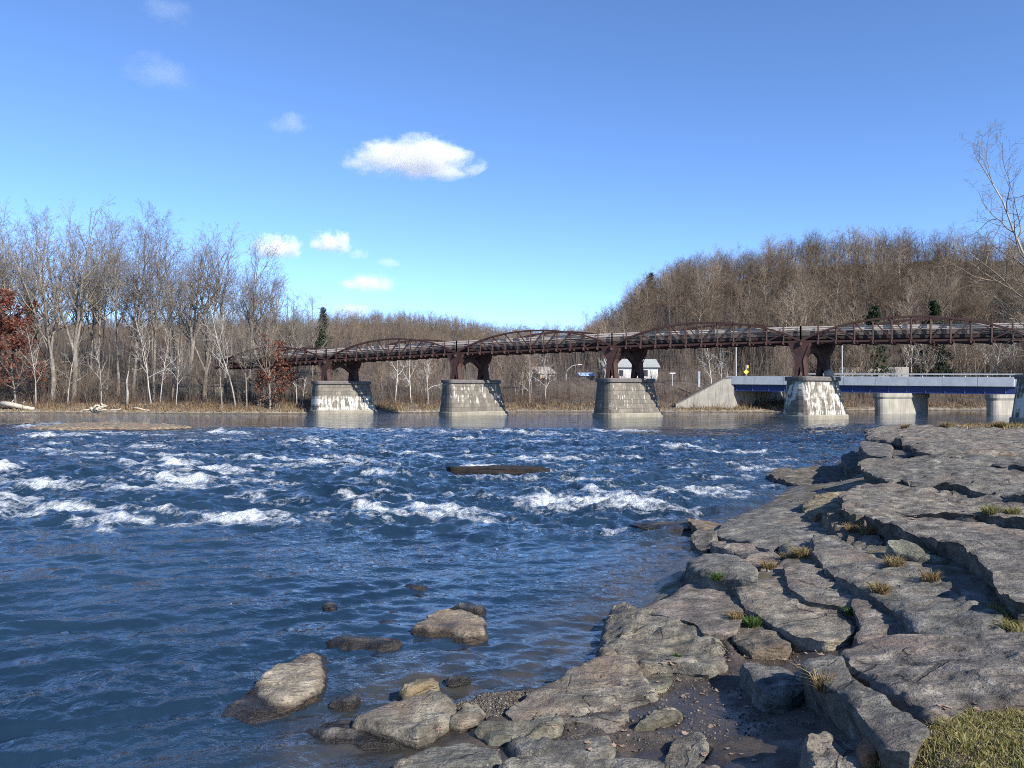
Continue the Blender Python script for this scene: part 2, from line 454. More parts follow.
M['green'] = mat_leaf('green_blade', [(.035, .075, .020), (.065, .115, .030), (.10, .13, .035)])
M['dry'] = mat_leaf('dry_blade', [(.13, .080, .040), (.23, .16, .075), (.33, .25, .13), (.16, .15, .055)])
M['rusty'] = mat_leaf('rusty_stems', [(.085, .050, .034), (.15, .085, .055), (.12, .09, .06)])
M['tanreed'] = mat_leaf('tan_reed', [(.16, .115, .065), (.26, .195, .115), (.33, .26, .16), (.19, .115, .065)])
M['brush'] = mat_leaf('bare_stems', [(.060, .051, .043), (.098, .082, .068), (.145, .124, .105), (.085, .060, .050)])
M['redleaf'] = mat_leaf('red_brown_leaf', [(.100, .034, .026), (.155, .052, .036), (.22, .095, .060)])
M['needle'] = mat_leaf('needles', [(.012, .022, .012), (.022, .038, .018), (.034, .050, .022)])
M['leaf'] = mat_leaf('fallen_leaf', [(.26, .17, .115), (.19, .095, .055), (.38, .29, .22), (.22, .17, .125)])
M['pebble'] = mat_leaf('pebbles', [(.05, .042, .036), (.10, .083, .066), (.17, .145, .12), (.085, .075, .066), (.30, .27, .23)])
M['foamless'] = M['rock']
# ------------------------------------------------------------------ trees
def tubes(polys, sides):
    """polys: list of (pts list, radii list) -> V, F"""
    groups = {}
    for p, r in polys: groups.setdefault(len(p), []).append((p, r))
    Vs, Fs, base = [], [], 0
    for n, L in groups.items():
        P = np.array([[tuple(q) for q in p] for p, _ in L], dtype=np.float64)
        R = np.array([r for _, r in L], dtype=np.float64)
        T = np.empty_like(P)
        T[:, 1:-1] = P[:, 2:]-P[:, :-2] if n > 2 else 0
        T[:, 0] = P[:, 1]-P[:, 0]; T[:, -1] = P[:, -1]-P[:, -2]
        T /= np.linalg.norm(T, axis=2, keepdims=True)+1e-9
        ref = np.where(np.abs(T[:, :1, 2:3]) < .8, np.array([[[0, 0, 1.0]]]), np.array([[[1.0, 0, 0]]]))
        U = np.cross(T, np.broadcast_to(ref, T.shape)); U /= np.linalg.norm(U, axis=2, keepdims=True)+1e-9
        W = np.cross(T, U)
        a = np.arange(sides)*2*math.pi/sides
        ring = P[:, :, None, :]+R[:, :, None, None]*(np.cos(a)[None, None, :, None]*U[:, :, None, :]+np.sin(a)[None, None, :, None]*W[:, :, None, :])
        m = len(L)
        Vs.append(ring.reshape(-1, 3))
        i = np.arange(m)[:, None, None]*(n*sides); j = np.arange(n-1)[None, :, None]*sides; k = np.arange(sides)[None, None, :]
        k2 = (k+1) % sides
        q = np.stack([i+j+k, i+j+k2, i+j+sides+k2, i+j+sides+k], axis=-1).reshape(-1, 4)+base
        Fs.append(q); base += m*n*sides
    return np.concatenate(Vs), np.concatenate(Fs)

def grow(seed, Ht, style):
    rng = random.Random(seed)
    st = dict(seg=[9,6,4,3,2], wob=[.05,.13,.18,.22,.25], trop=[.03,.13,.08,.05,.03], cnt=[15,8,5,3], lo=[.40,.22,.2,.15],
              ang=[42,40,42,45], ratio=[.36,.50,.52,.55], r0=.0125, thin=[1,.5,.5,.55,.6], trunk=1.0, fork=0, forkang=24, min_r=.011)
    st.update(style)
    out = [[] for _ in range(5)]
    maxl = st.get('levels', 4)
    def perp(d):
        r = Vector((rng.gauss(0,1), rng.gauss(0,1), rng.gauss(0,1)))
        r -= d*r.dot(d)
        return r.normalized() if r.length > 1e-4 else Vector((1,0,0))
    def branch(p, d, L, r, lvl, rend):
        n = st['seg'][lvl]; pts = [p.copy()]; rad = [r]; ds = [d]
        for j in range(n):
            w = st['wob'][lvl]
            d = (d+Vector((rng.gauss(0,w), rng.gauss(0,w), rng.gauss(0,w)+st['trop'][lvl]))).normalized()
            p = p+d*(L/n); pts.append(p.copy()); ds.append(d); rad.append(r+(rend-r)*((j+1)/n)**.85)
        out[lvl].append((pts, rad))
        if lvl >= maxl: return
        c = st['cnt'][lvl]; c = max(1, int(round(c*rng.uniform(.8, 1.2))))
        if lvl > 0: c = max(2, int(c*min(1.25, .45+.7*L/(Ht*st['ratio'][0]*(.62 if lvl > 1 else 1)*(.5 if lvl > 2 else 1)))))
        az = rng.uniform(0, 6.28); lo = st['lo'][lvl]
        for k in range(c):
            t = lo+(1-lo)*(k+rng.random())/c
            f = t*n; i = min(n-1, int(f)); q = pts[i].lerp(pts[i+1], f-i); dd = ds[min(i+1, n)]
            rr = rad[i]+(rad[i+1]-rad[i])*(f-i)
            az += 2.4+rng.uniform(-.5, .5)
            u = perp(dd) if lvl > 0 else Vector((math.cos(az), math.sin(az), 0))
            an = math.radians(st['ang'][lvl]*rng.uniform(.7, 1.3)*(1.15-.45*t if lvl == 0 else 1))
            nd = (dd*math.cos(an)+u*math.sin(an)).normalized()
            tt = (t-lo)/(1-lo)
            l2 = L*st['ratio'][lvl]*rng.uniform(.7, 1.2)*(1.15-.6*tt if lvl == 0 else 1.1-.5*tt)
            r2 = max(st['min_r'], min(rr*.8, r*st['thin'][lvl+1]*(l2/(L*st['ratio'][lvl]))**.6))
            branch(q, nd, l2, r2, lvl+1, max(st['min_r']*.6, r2*.25))
    lean = st.get('lean', 0.0)
    d0 = Vector((rng.gauss(0,.03)+lean, rng.gauss(0,.03), 1)).normalized()
    R = Ht*st['r0']
    stems = st.get('stems', 1)
    for s_ in range(stems):
        dd = d0 if stems == 1 else (d0+Vector((math.cos(s_*6.28/stems+seed), math.sin(s_*6.28/stems+seed), 0))*st.get('splay', .25)*rng.uniform(.5, 1.2)).normalized()
        if st['fork']:
            tl = Ht*st['fork']; base = Vector((0,0,-.4)); n = 5; pts = [base]; rad = [R*1.25]; d = dd
            for j in range(n):
                d = (d+Vector((rng.gauss(0,.05), rng.gauss(0,.05), 0))).normalized()
                pts.append(pts[-1]+d*tl/n); rad.append(R*(1.1-.35*(j+1)/n))
            out[0].append((pts, rad))
            nf = st.get('nfork', 4); a0 = rng.uniform(0, 6.28)
            keep = st['cnt'][0], st['lo'][0], st['ratio'][0]
            for q in range(nf):
                a = a0+q*6.28/nf+rng.uniform(-.4, .4); an = math.radians(st['forkang']*rng.uniform(.5, 1.3))
                nd = (d*math.cos(an)+Vector((math.cos(a), math.sin(a), 0))*math.sin(an)).normalized()
                st['lo'][0] = .15
                branch(pts[-1-(q % 2)], nd, Ht*(1-st['fork'])*rng.uniform(.75, 1.02), R*.62, 0, .02)
            st['lo'][0] = keep[1]
        else:
            branch(Vector((0,0,-.4)), dd, (Ht+.4)*st['trunk']*rng.uniform(.85 if stems > 1 else 1, 1), R*(1 if stems == 1 else .75), 0, .025)
    return out

def tree_mesh(seed, Ht, style, split=1):
    o = grow(seed, Ht, style)
    tr = tubes(o[0], 7)
    parts = [tubes(o[l], k) for l, k in ((1, 5), (2, 3), (3, 3), (4, 3)) if o[l]]
    V = []; Fq = []; b = 0
    for v, f in parts: V.append(v); Fq.append(f+b); b += len(v)
    return tr, (np.concatenate(V), np.concatenate(Fq))

def only_mesh(name, V, Fq, mat, smooth=True):
    o = mesh_np(name, V, Fq, mat, smooth); me = o.data
    bpy.data.objects.remove(o); return me

class TreeKind:
    def __init__(s, seed, Ht, style, bark, twig, single=False):
        (tv, tf), (cv, cf) = tree_mesh(seed, Ht, style)
        s.h = float(np.percentile(np.concatenate([tv[:, 2], cv[:, 2]]), 99.3)); s.single = single; s.cv, s.cf = cv, cf
        if single:
            s.me = only_mesh('bare_tree', np.concatenate([tv, cv]), [tf, cf+len(tv)], twig)
            s.V = np.concatenate([tv, cv]); s.F = np.concatenate([tf, cf+len(tv)])
        else:
            s.tm = only_mesh('trunk', tv, tf, bark); s.cm = only_mesh('crown', cv, cf, twig)
    def place(s, name, x, y, z, h, rot, label, cat='tree', group=None, tint=(1,1,1), wid=1.0):
        k = h/s.h
        if s.single:
            o = bpy.data.objects.new(name, s.me); COL.objects.link(o); objs = [o]
        else:
            o = empty(name); objs = []
            for nm, me in (('trunk', s.tm), ('crown', s.cm)):
                c = bpy.data.objects.new(nm, me); COL.objects.link(c); c.parent = o; objs.append(c)
        o.location = (x, y, z); o.rotation_euler = (0, 0, rot); o.scale = (k*wid, k*wid, k)
        for c in objs: c.color = (*tint, 1)
        return tag(o, label, cat, group)

def tall(**k): d = {}; d.update(k); return d
# ------------------------------------------------------------------ rocks of the near bank
def fit_plane(P):
    A = np.c_[P[:, 0], P[:, 1], np.ones(len(P))]
    return np.linalg.lstsq(A, P[:, 2], rcond=None)[0]
def ray_plane(px, py, a, b, c):
    u = (px-512)/F; v = (HOR-py)/F            # point = d*(u,1,v)+(0,0,H)
    d = (H-c)/(a*u+b-v)
    return np.array([u*d, d, H+v*d])
def terr(v):
    f = np.floor(v); return f+sstep(.32, .5, v-f)
def slab(poly, th=.12, label='', cat='rock', z=None, tilt=(0, 0), rnd=.014, rough=.015, tint=(1,1,1), group='rock slabs of the river bank', under=0.0, seed=None, edge=.5,
         deep=.3, name='flat_rock', flat=.55):
    poly = np.array(poly, float)
    if z is None and th < .18:
        q_ = poly.mean(0); poly = q_+(poly-q_)*(1+4.6/np.maximum(8, np.ptp(poly, axis=0)/2))
    if z is None and th < .18: th *= .6 if poly[:, 1].mean() < 640 else .9
    seed = seed if seed is not None else int(poly[0, 0]*7+poly[0, 1]*13) % 997
    if z is None:
        pts = []
        for px, py in poly:                    # where the sight line meets the bank, raised by the slab's thickness
            d = 2.0; u = (px-512)/F; v = (HOR-py)/F
            ds = np.geomspace(2.5, 90, 600); hz = H+v*ds; bz = base_near(u*ds, ds)+th
            k = np.argmax(hz < bz); k = k if hz[k] < bz[k] else len(ds)-1
            pts.append((u*ds[k], ds[k], bz[k]))
        P = np.array(pts); a, b, c = fit_plane(P)
        zc = P[:, 2].mean(); xc = P[:, 0].mean(); yc = P[:, 1].mean()
        a = np.clip(a*flat, -.12, .16)+tilt[0]; b = np.clip(b*flat, -.10, .08)+tilt[1]; c = zc-a*xc-b*yc
    else:
        a, b = tilt; q = at(*poly.mean(0), z); c = z-a*q.x-b*q.y
    W = np.array([ray_plane(px, py, a, b, c) for px, py in poly])
    dist = max(3.0, W[:, 1].mean())
    P2 = W[:, :2]
    for _ in range(1):                         # round the corners once
        Q = []
        for i in range(len(P2)):
            p, q = P2[i], P2[(i+1) % len(P2)]
            Q += [p*.90+q*.10, p*.10+q*.90]
        P2 = np.array(Q)
    sp = max(.028, dist*.0052)
    per = np.linalg.norm(np.roll(P2, -1, 0)-P2, axis=1); n = int(max(24, min(420, per.sum()/sp)))
    cum = np.r_[0, np.cumsum(per)]; tt = np.linspace(0, cum[-1], n, endpoint=False)
    PP = np.vstack([P2, P2[:1]])
    B = np.c_[np.interp(tt, cum, PP[:, 0]), np.interp(tt, cum, PP[:, 1])]
    T = np.roll(B, -1, 0)-np.roll(B, 1, 0); N = np.c_[T[:, 1], -T[:, 0]]; N /= np.linalg.norm(N, axis=1, keepdims=True)+1e-9
    area = .5*np.sum(B[:, 0]*np.roll(B[:, 1], -1)-np.roll(B[:, 0], -1)*B[:, 1])
    if area < 0: B = B[::-1].copy(); N = -N[::-1]; N = N*-1 if False else N
    CARVE.append((B[::3].copy(), a, b, c))
    T = np.roll(B, -1, 0)-np.roll(B, 1, 0); N = np.c_[T[:, 1], -T[:, 0]]; N /= np.linalg.norm(N, axis=1, keepdims=True)+1e-9
    size = math.sqrt(abs(area))
    B = B+N*(edge*(.05*size)*np.clip(fbm(B[:, 0]*1.4, B[:, 1]*1.4, seed, 3, 71), -.8, .8)+edge*min(.03, .05*size)*fbm(B[:, 0]*9, B[:, 1]*9, seed, 2, 72))[:, None]
    # interior points
    lo = B.min(0); hi = B.max(0); gs = sp*1.15
    while (hi[0]-lo[0])*(hi[1]-lo[1])/gs**2 > 9000: gs *= 1.2
    gx, gy = np.meshgrid(np.arange(lo[0], hi[0], gs), np.arange(lo[1], hi[1], gs)); rg = np.random.RandomState(seed)
    G = np.c_[gx.ravel(), gy.ravel()]+rg.uniform(-.3, .3, (gx.size, 2))*gs
    sd = sdist(G[:, 0], G[:, 1], [tuple(p) for p in B]); G = G[sd > sp*.55]
    allp = [Vector(p) for p in B]+[Vector(p) for p in G]
    res = delaunay_2d_cdt(allp, [(i, (i+1) % n) for i in range(n)], [list(range(n))], 1, 1e-5)
    vo = np.array([tuple(v) for v in res[0]]); fo = [f for f in res[2]]
    orig = res[3]
    bidx = {}
    for i, l in enumerate(orig):
        for o_ in l:
            if o_ < n: bidx[o_] = i
    sd = np.abs(sdist(vo[:, 0], vo[:, 1], [tuple(p) for p in B]))
    r = min(rnd*max(1, size*.6), size*.3)
    e = np.clip(sd/max(r, 1e-4), 0, 1)
    drop = (1-np.sqrt(np.clip(1-(1-e)**2, 0, 1)))*r*.8
    zz = a*vo[:, 0]+b*vo[:, 1]+c-drop
    sz = min(1.0, size)
    x, y = vo[:, 0], vo[:, 1]
    steps = fbm(x*1.1/sz**.5, y*1.9/sz**.5, seed, 3, 73)
    zz = zz+rough*(1.0*steps+.7*fbm(x*4.5, y*6.5, seed, 4, 74))+min(rough, .03)*1.3*terr(2.6*fbm(x*.8+.3*y, y*1.7-.2*x, seed+.5, 4, 75))
    for j in range(5 if size > .5 else 3):       # straight fractures, one side dropped a little
        ang = (.35 if j % 2 else 1.75)+rg.normal(0, .22); k_ = rg.randint(len(vo)); dd = (x-x[k_])*math.sin(ang)+(y-y[k_])*math.cos(ang)
        dd = dd+.02*sz*fbm(x*5, y*5, seed+j, 2, 78); am = rg.uniform(.5, 1.25)*min(rough, .03)*(1 if rg.rand() < .6 else -1)
        zz = zz-am*sstep(-sp*.5, sp*.5, dd)*(1-.6*sstep(.3*size, .9*size, np.abs(dd)))
    V = [tuple(p) for p in np.c_[vo, zz]]; F_ = [tuple(f) for f in fo]
    # sides
    prev = [bidx[i] for i in range(n)]
    zb = np.array([zz[i] for i in prev]); full = th+deep
    m = 9
    off0 = 0
    for k in range(1, m+1):
        f = (k/m)**1.2; zk = zb-full*f
        strat = .5*pn(zk*11+seed, B[:, 0]*.7, B[:, 1]*.7, 76)+.35*pn(B[:, 0]*6, B[:, 1]*6, zk*8, 77)
        out = (.05+.05*f)*min(1, full*2.2)*strat*1.3-under*f+.02*f
        Q = B+N*out[:, None]
        st = len(V); V += [tuple(p) for p in np.c_[Q, zk]]
        cur = list(range(st, st+n))
        for i in range(n):
            j = (i+1) % n
            F_.append((prev[j], prev[i], cur[i], cur[j]))
        prev = cur
    V = np.array(V); cx, cy = V[:, 0].mean(), V[:, 1].mean(); cz = V[:n, 2].mean()
    org = np.array([cx, cy, cz-th])
    V = V-org
    tri = np.array([f for f in F_ if len(f) == 3]).reshape(-1, 3); qd = np.array([f for f in F_ if len(f) == 4]).reshape(-1, 4)
    # make the top faces look up
    if len(tri):
        t0 = tri[len(tri)//2]; nz = np.cross(V[t0[1]]-V[t0[0]], V[t0[2]]-V[t0[0]])[2]
        if nz < 0: tri = tri[:, ::-1]
    o = mesh_np(name, V, [tri, qd], M['rock' if z is None else 'river_rock'], True)
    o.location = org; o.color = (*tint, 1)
    try: o.data.set_sharp_from_angle(angle=math.radians(38))
    except Exception: pass
    return tag(o, label, cat, group)

W_ = (1.06, 1.0, .92); G_ = (.96, .97, .96); P_ = (1.08, .98, .93); D_ = (.66, .65, .66); L_ = (1.22, 1.16, 1.04); O_ = (1.5, .95, .62)
LOW = 'low rocks by the water'
slab([(641,611),(674,598),(690,587),(727,583),(740,596),(740,617),(732,627),(702,629),(698,622),(670,616)], .13, 'flat brown slab with a straight dark front edge, beside the water', under=.05, rough=.008, tint=P_, edge=.2)
slab([(729,583),(752,585),(804,592),(834,606),(853,625),(846,634),(827,639),(792,630),(771,618),(748,606),(741,595)], .12, 'pale flat slab behind the brown mud, tan at its right end', tint=L_, rough=.012, edge=.3)
slab([(687,560),(700,553),(717,551),(741,556),(759,570),(757,580),(740,579),(705,576),(690,570)], .20, 'blocky grey boulder at the water with green grass at its foot', tint=G_, rnd=.06)
slab([(681,580),(690,575),(705,578),(703,586),(688,587)], .05, 'small dark rock at the foot of the blocky grey boulder', group=LOW, z=.10, tint=D_)
slab([(716,533),(729,524),(750,515),(780,512),(818,513),(828,522),(835,537),(816,541),(790,538),(771,544),(752,542),(738,538)], .12, 'wide grey slab sloping up behind the ragged shore ledges', tint=G_)
slab([(715,540),(738,543),(771,546),(781,557),(762,565),(745,562),(734,553),(717,549)], .07, 'broken grey ledge with rusty cracks above the blocky boulder', tint=P_, rough=.03)
slab([(687,520),(705,518),(727,521),(731,529),(712,533),(698,528)], .10, 'brown low rock lip reaching into the rapids', z=.14, tint=(1.05,.88,.74))
slab([(628,523),(655,520),(688,522),(698,528),(670,528),(640,526)], .05, 'thin dark ledge just awash at the edge of the rapids', z=.035, tint=D_, group=LOW)
slab([(787,566),(818,566),(837,581),(865,592),(875,598),(851,599),(813,596),(792,588)], .11, 'middle grey slab between the brown grass and the green plant', tint=G_)
slab([(816,541),(838,540),(856,549),(880,558),(925,572),(960,590),(985,602),(1000,622),(1003,633),(960,635),(925,630),(905,615),(880,598),(862,589),(845,579),(830,569),(818,556)], .12, 'long grey slab running down to the right below the dark overhang', tint=G_, rough=.02)
slab([(855,599),(875,598),(895,601),(934,618),(957,633),(934,640),(884,643),(862,638),(855,632),(864,624),(856,612)], .10, 'low grey brown slab behind the big smooth rock', tint=P_)
slab([(845,655),(879,644),(918,640),(956,637),(1003,639),(1040,644),(1080,660),(1070,692),(1024,698),(976,702),(938,712),(914,700),(878,684),(850,667)], .16, 'big smooth domed slab beside the grass with pink tints', tint=(1.06,1.0,.97), rnd=.04, rough=.016)
slab([(798,664),(823,650),(843,655),(851,671),(870,682),(906,704),(929,721),(918,738),(912,750),(882,743),(876,730),(857,707),(826,680)], .25, 'big tilted wedge boulder with a dark overhanging left face', under=.12, rnd=.012, tint=(.86,.87,.86), tilt=(.06,-.02), rough=.012, edge=.12)
slab([(745,667),(770,668),(789,672),(800,685),(790,690),(762,688)], .16, 'grey block at the back of the wet mud, left of the wedge boulder', tint=(.82,.84,.88), tilt=(.04,.0))
slab([(806,746),(820,732),(837,730),(859,738),(863,754),(856,772),(810,774)], .14, 'speckled rock at the front under the wedge boulder', tint=G_, rnd=.07, rough=.03)
slab([(859,748),(864,741),(872,739),(880,742),(878,752),(866,755)], .10, 'small orange brown stone beside the wedge boulder', tint=O_, group='loose stones', rnd=.02)
slab([(509,706),(534,691),(559,681),(602,662),(624,660),(640,675),(652,690),(627,697),(624,711),(590,715),(559,714),(524,717)], .10, 'flat brownish slab sloping into the gravel beach', tint=W_, rough=.02, tilt=(.03,.02))
slab([(606,625),(612,609),(624,605),(640,612),(677,625),(698,628),(721,646),(724,657),(709,666),(677,662),(627,660),(602,657),(598,649)], .16, 'weathered rock hump at the water with mossy front edge', tint=(1.04,1.0,.9), rnd=.09, rough=.03)
slab([(630,664),(668,662),(671,672),(665,681),(652,685),(640,673)], .07, 'small mossy slab beside the fallen leaves in the mud', tint=(.85,.85,.7))
slab([(350,716),(362,704),(400,691),(434,684),(456,697),(457,707),(431,726),(416,732),(398,727),(375,723)], .2, 'smooth lichened boulder with wet dark base between river and beach', z=.17, tilt=(.05,.04), tint=L_, rnd=.08, deep=.35, edge=.25)
slab([(300,728),(345,716),(378,722),(418,731),(428,739),(395,746),(330,742)], .1, 'dark wet shelf under the smooth lichened boulder', z=.045, tint=D_, rnd=.1, group=LOW)
slab([(398,686),(407,679),(419,675),(434,675),(440,683),(420,688),(404,692)], .1, 'yellowish low rock behind the smooth lichened boulder', z=.14, tint=(1.3,1.15,.8), rnd=.06, group=LOW)
slab([(444,676),(459,669),(472,671),(470,677),(450,680)], .08, 'small dark wet rock at the edge of the gravel beach', z=.07, tint=D_, rnd=.06, group=LOW)
slab([(250,686),(270,668),(291,654),(316,647),(326,654),(323,685),(306,695),(278,705),(262,699)], .16, 'pale dry topped rock standing in the river', z=.085, tilt=(.05,.0), tint=(1.55,1.42,1.2), rnd=.10, edge=.35)
slab([(205,710),(228,690),(262,668),(296,648),(330,642),(338,655),(332,690),(312,702),(280,712),(240,718)], .1, 'dark wet rock awash around the pale dry topped rock', z=.075, tilt=(.03,.01), tint=D_, rnd=.22, group=LOW)
slab([(318,640),(345,630),(385,632),(410,640),(388,649),(350,648)], .08, 'low dark wet rock between the two dry topped rocks', z=.026, tint=D_, rnd=.25, group=LOW)
slab([(410,624),(430,608),(465,603),(486,617),(489,631),(466,636),(444,628)], .2, 'brown grey rock in the river with dark right end', z=.105, tint=(1.2,1.1,.95), rnd=.09, tilt=(-.02,.04))
slab([(372,622),(380,608),(412,605),(424,612),(412,627),(390,628)], .08, 'flat wet rock left of the brown grey river rock', z=.026, tint=D_, rnd=.25, group=LOW)
slab([(448,604),(470,599),(487,602),(485,610),(465,609)], .1, 'dark wet rock behind the brown grey river rock', z=.07, tint=D_, rnd=.10, group=LOW)
slab([(322,604),(330,600),(337,603),(333,607)], .06, 'tiny dark rock tip in the near river', z=.05, tint=D_, rnd=.04, group=LOW)
slab([(400,586),(416,582),(436,584),(424,588)], .06, 'thin dark rock tip in the pool ahead of the rapids', z=.03, tint=D_, rnd=.04, group=LOW)
slab([(326,702),(345,692),(362,697),(352,706)], .06, 'dark rock just breaking the water beside the boulder', z=.03, tint=D_, rnd=.05, group=LOW)
slab([(394,765),(421,750),(461,741),(495,749),(498,763),(480,778),(398,780)], .09, 'grey slab at the bottom edge left of the puddles', tint=(.98,1.0,.95), rnd=.08)
slab([(510,742),(522,737),(558,744),(604,736),(612,746),(594,756),(558,755),(522,752)], .07, 'long low slab lying between two puddles', tint=(.92,.92,.9), rnd=.06)
slab([(500,768),(538,760),(566,753),(588,760),(620,761),(660,764),(668,780),(500,782)], .09, 'slab with pale rim along the bottom edge', tint=(1.05,1.04,1.0), rnd=.05)
slab([(477,727),(487,720),(517,723),(538,717),(560,721),(556,727),(530,731),(495,734)], .06, 'narrow greenish grey slab in front of the gravel beach', tint=(.95,1.0,.88), rnd=.05)
slab([(573,727),(580,721),(614,719),(617,729),(576,734)], .07, 'small rectangular brown block beside the puddle', tint=P_, rnd=.02)
slab([(450,719),(469,705),(482,711),(479,717),(462,722)], .05, 'small tan rock at the foot of the smooth boulder', tint=L_, rnd=.05, group='loose stones')
slab([(637,720),(650,713),(666,709),(680,711),(674,716),(650,721)], .05, 'small low olive slab in the middle of the mud', tint=(.95,.92,.75), rnd=.05, group='loose stones')
slab([(667,757),(678,740),(697,737),(706,749),(697,757),(694,766),(670,768)], .06, 'small grey slab at the front of the mud', tint=(.95,.93,.9), rough=.02)
slab([(699,766),(712,762),(722,770),(716,778),(697,777)], .05, 'small brown slab cut by the bottom edge', tint=P_)
# upper shelf
slab([(862,512),(890,514),(940,519),(1050,528),(1085,560),(1070,604),(1012,598),(1001,589),(984,562),(959,542),(934,537),(906,529),(880,521)], .25, 'thick upper slab with a dark hollow under its left edge', under=.22, tint=(1.0,.97,.95), rough=.02, edge=.3)
slab([(886,536),(912,539),(935,549),(950,561),(936,562),(912,553),(894,544)], .04, 'pale green stained rock face inside the dark hollow', tint=(1.0,1.10,.96), tilt=(.0,.38), z=.77, rough=.02, deep=.22)
slab([(840,492),(857,483),(895,483),(962,486),(1040,503),(1075,520),(1060,526),(990,514),(934,511),(892,508),(852,511),(841,503)], .26, 'long flat ledge with leaves along its front edge', tint=(1.05,1.0,.94), rough=.03, under=.26, z=.93, tilt=(.015,.0))
slab([(859,461),(895,460),(951,455),(1040,475),(1075,490),(1060,503),(962,486),(906,481),(890,476),(860,467)], .30, 'second ledge from the top with a dark broken left face', tint=(.84,.84,.83), rough=.035, under=.30, z=1.08, tilt=(.01,.0))
slab([(868,429),(906,425),(960,426),(1040,429),(1075,440),(1060,452),(951,453),(918,450),(917,443),(866,436)], .28, z=1.27, deep=.6, label='topmost ledge at the far end of the shelf', tint=(1.0,.96,.92), rough=.05, under=.30)
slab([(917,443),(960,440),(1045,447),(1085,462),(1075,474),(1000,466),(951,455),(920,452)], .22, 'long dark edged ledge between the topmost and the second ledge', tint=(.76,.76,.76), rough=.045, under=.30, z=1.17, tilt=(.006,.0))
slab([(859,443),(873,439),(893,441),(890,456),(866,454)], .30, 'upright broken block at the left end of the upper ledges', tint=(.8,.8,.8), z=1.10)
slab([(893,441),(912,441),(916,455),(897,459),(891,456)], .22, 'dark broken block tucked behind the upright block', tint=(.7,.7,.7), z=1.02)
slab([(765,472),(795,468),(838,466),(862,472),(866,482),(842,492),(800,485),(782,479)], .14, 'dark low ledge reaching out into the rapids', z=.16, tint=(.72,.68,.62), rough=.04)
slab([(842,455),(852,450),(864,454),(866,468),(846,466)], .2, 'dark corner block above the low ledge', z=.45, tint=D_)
slab([(806,503),(822,498),(838,496),(840,509),(814,512)], .14, 'tan rock at the water under the long flat ledge', tint=(1.3,1.15,.85), rough=.03)
slab([(826,520),(838,517),(858,522),(874,531),(880,545),(858,545),(834,530)], .08, 'rubble covered rock in the gully with dead weeds', tint=(1.1,.98,.85), rough=.04)
slab([(690,540),(705,533),(718,536),(716,549),(704,552)], .08, 'small ragged rock at the corner of the pool', z=.16, tint=(.85,.83,.8), rough=.03, group=LOW)
slab([(735,640),(760,636),(790,640),(785,650),(750,650)], .03, 'flat dirty stone set in the brown mud', tint=(.8,.72,.62), group='loose stones')
# far river stones
LEDGE = slab([(446,466),(470,464.6),(500,464),(530,464.6),(551,466),(546,467.2),(500,467.8),(452,467.4)], .3, 'long thin ledge in mid river with water spilling over it', z=.24, tint=(.13,.12,.115), name='river_ledge', group='ledges in the river')
slab([(20,427.5),(60,424),(88,422.6),(110,421.4),(126,422.8),(150,423.6),(176,425),(194,426.6),(150,428.2),(100,427.6),(60,428.6)], .1, 'flat tan gravel bar at the far left of the river', z=.18, tint=(1.35,1.18,.95), rnd=.05, rough=.09, name='gravel_bar', cat='gravel bar', group='ledges in the river', deep=.5)
# ------------------------------------------------------------------ ground sheet
def polar(rs, az):
    R, A = np.meshgrid(rs, az, indexing='ij')
    X = R*np.sin(A); Y = R*np.cos(A)
    n, m = R.shape
    i = np.arange(n-1)[:, None]*m+np.arange(m-1)[None, :]
    Fq = np.stack([i, i+1, i+m+1, i+m], -1).reshape(-1, 4)[:, ::-1]
    return X, Y, Fq
rs = np.concatenate([np.geomspace(.4, 4, 40)[:-1], np.geomspace(4, 12, 120)[:-1], np.geomspace(12, 60, 230)[:-1], np.geomspace(60, 105, 40)[:-1], np.arange(105, 150, .7), np.geomspace(150, 1600, 70)])
az = np.radians(np.concatenate([np.linspace(-115, -40, 40)[:-1], np.linspace(-40, 40, 420)[:-1], np.linspace(40, 115, 40)]))
X, Y, Fq = polar(rs, az)
Z = carve(X.ravel(), Y.ravel(), ground_z(X.ravel(), Y.ravel()))
g = mesh_np('ground', np.stack([X.ravel(), Y.ravel(), Z], 1), Fq, M['ground'], True)
tag(g, 'brown river bank soil, leaf litter and wooded hills', 'ground', kind='structure')

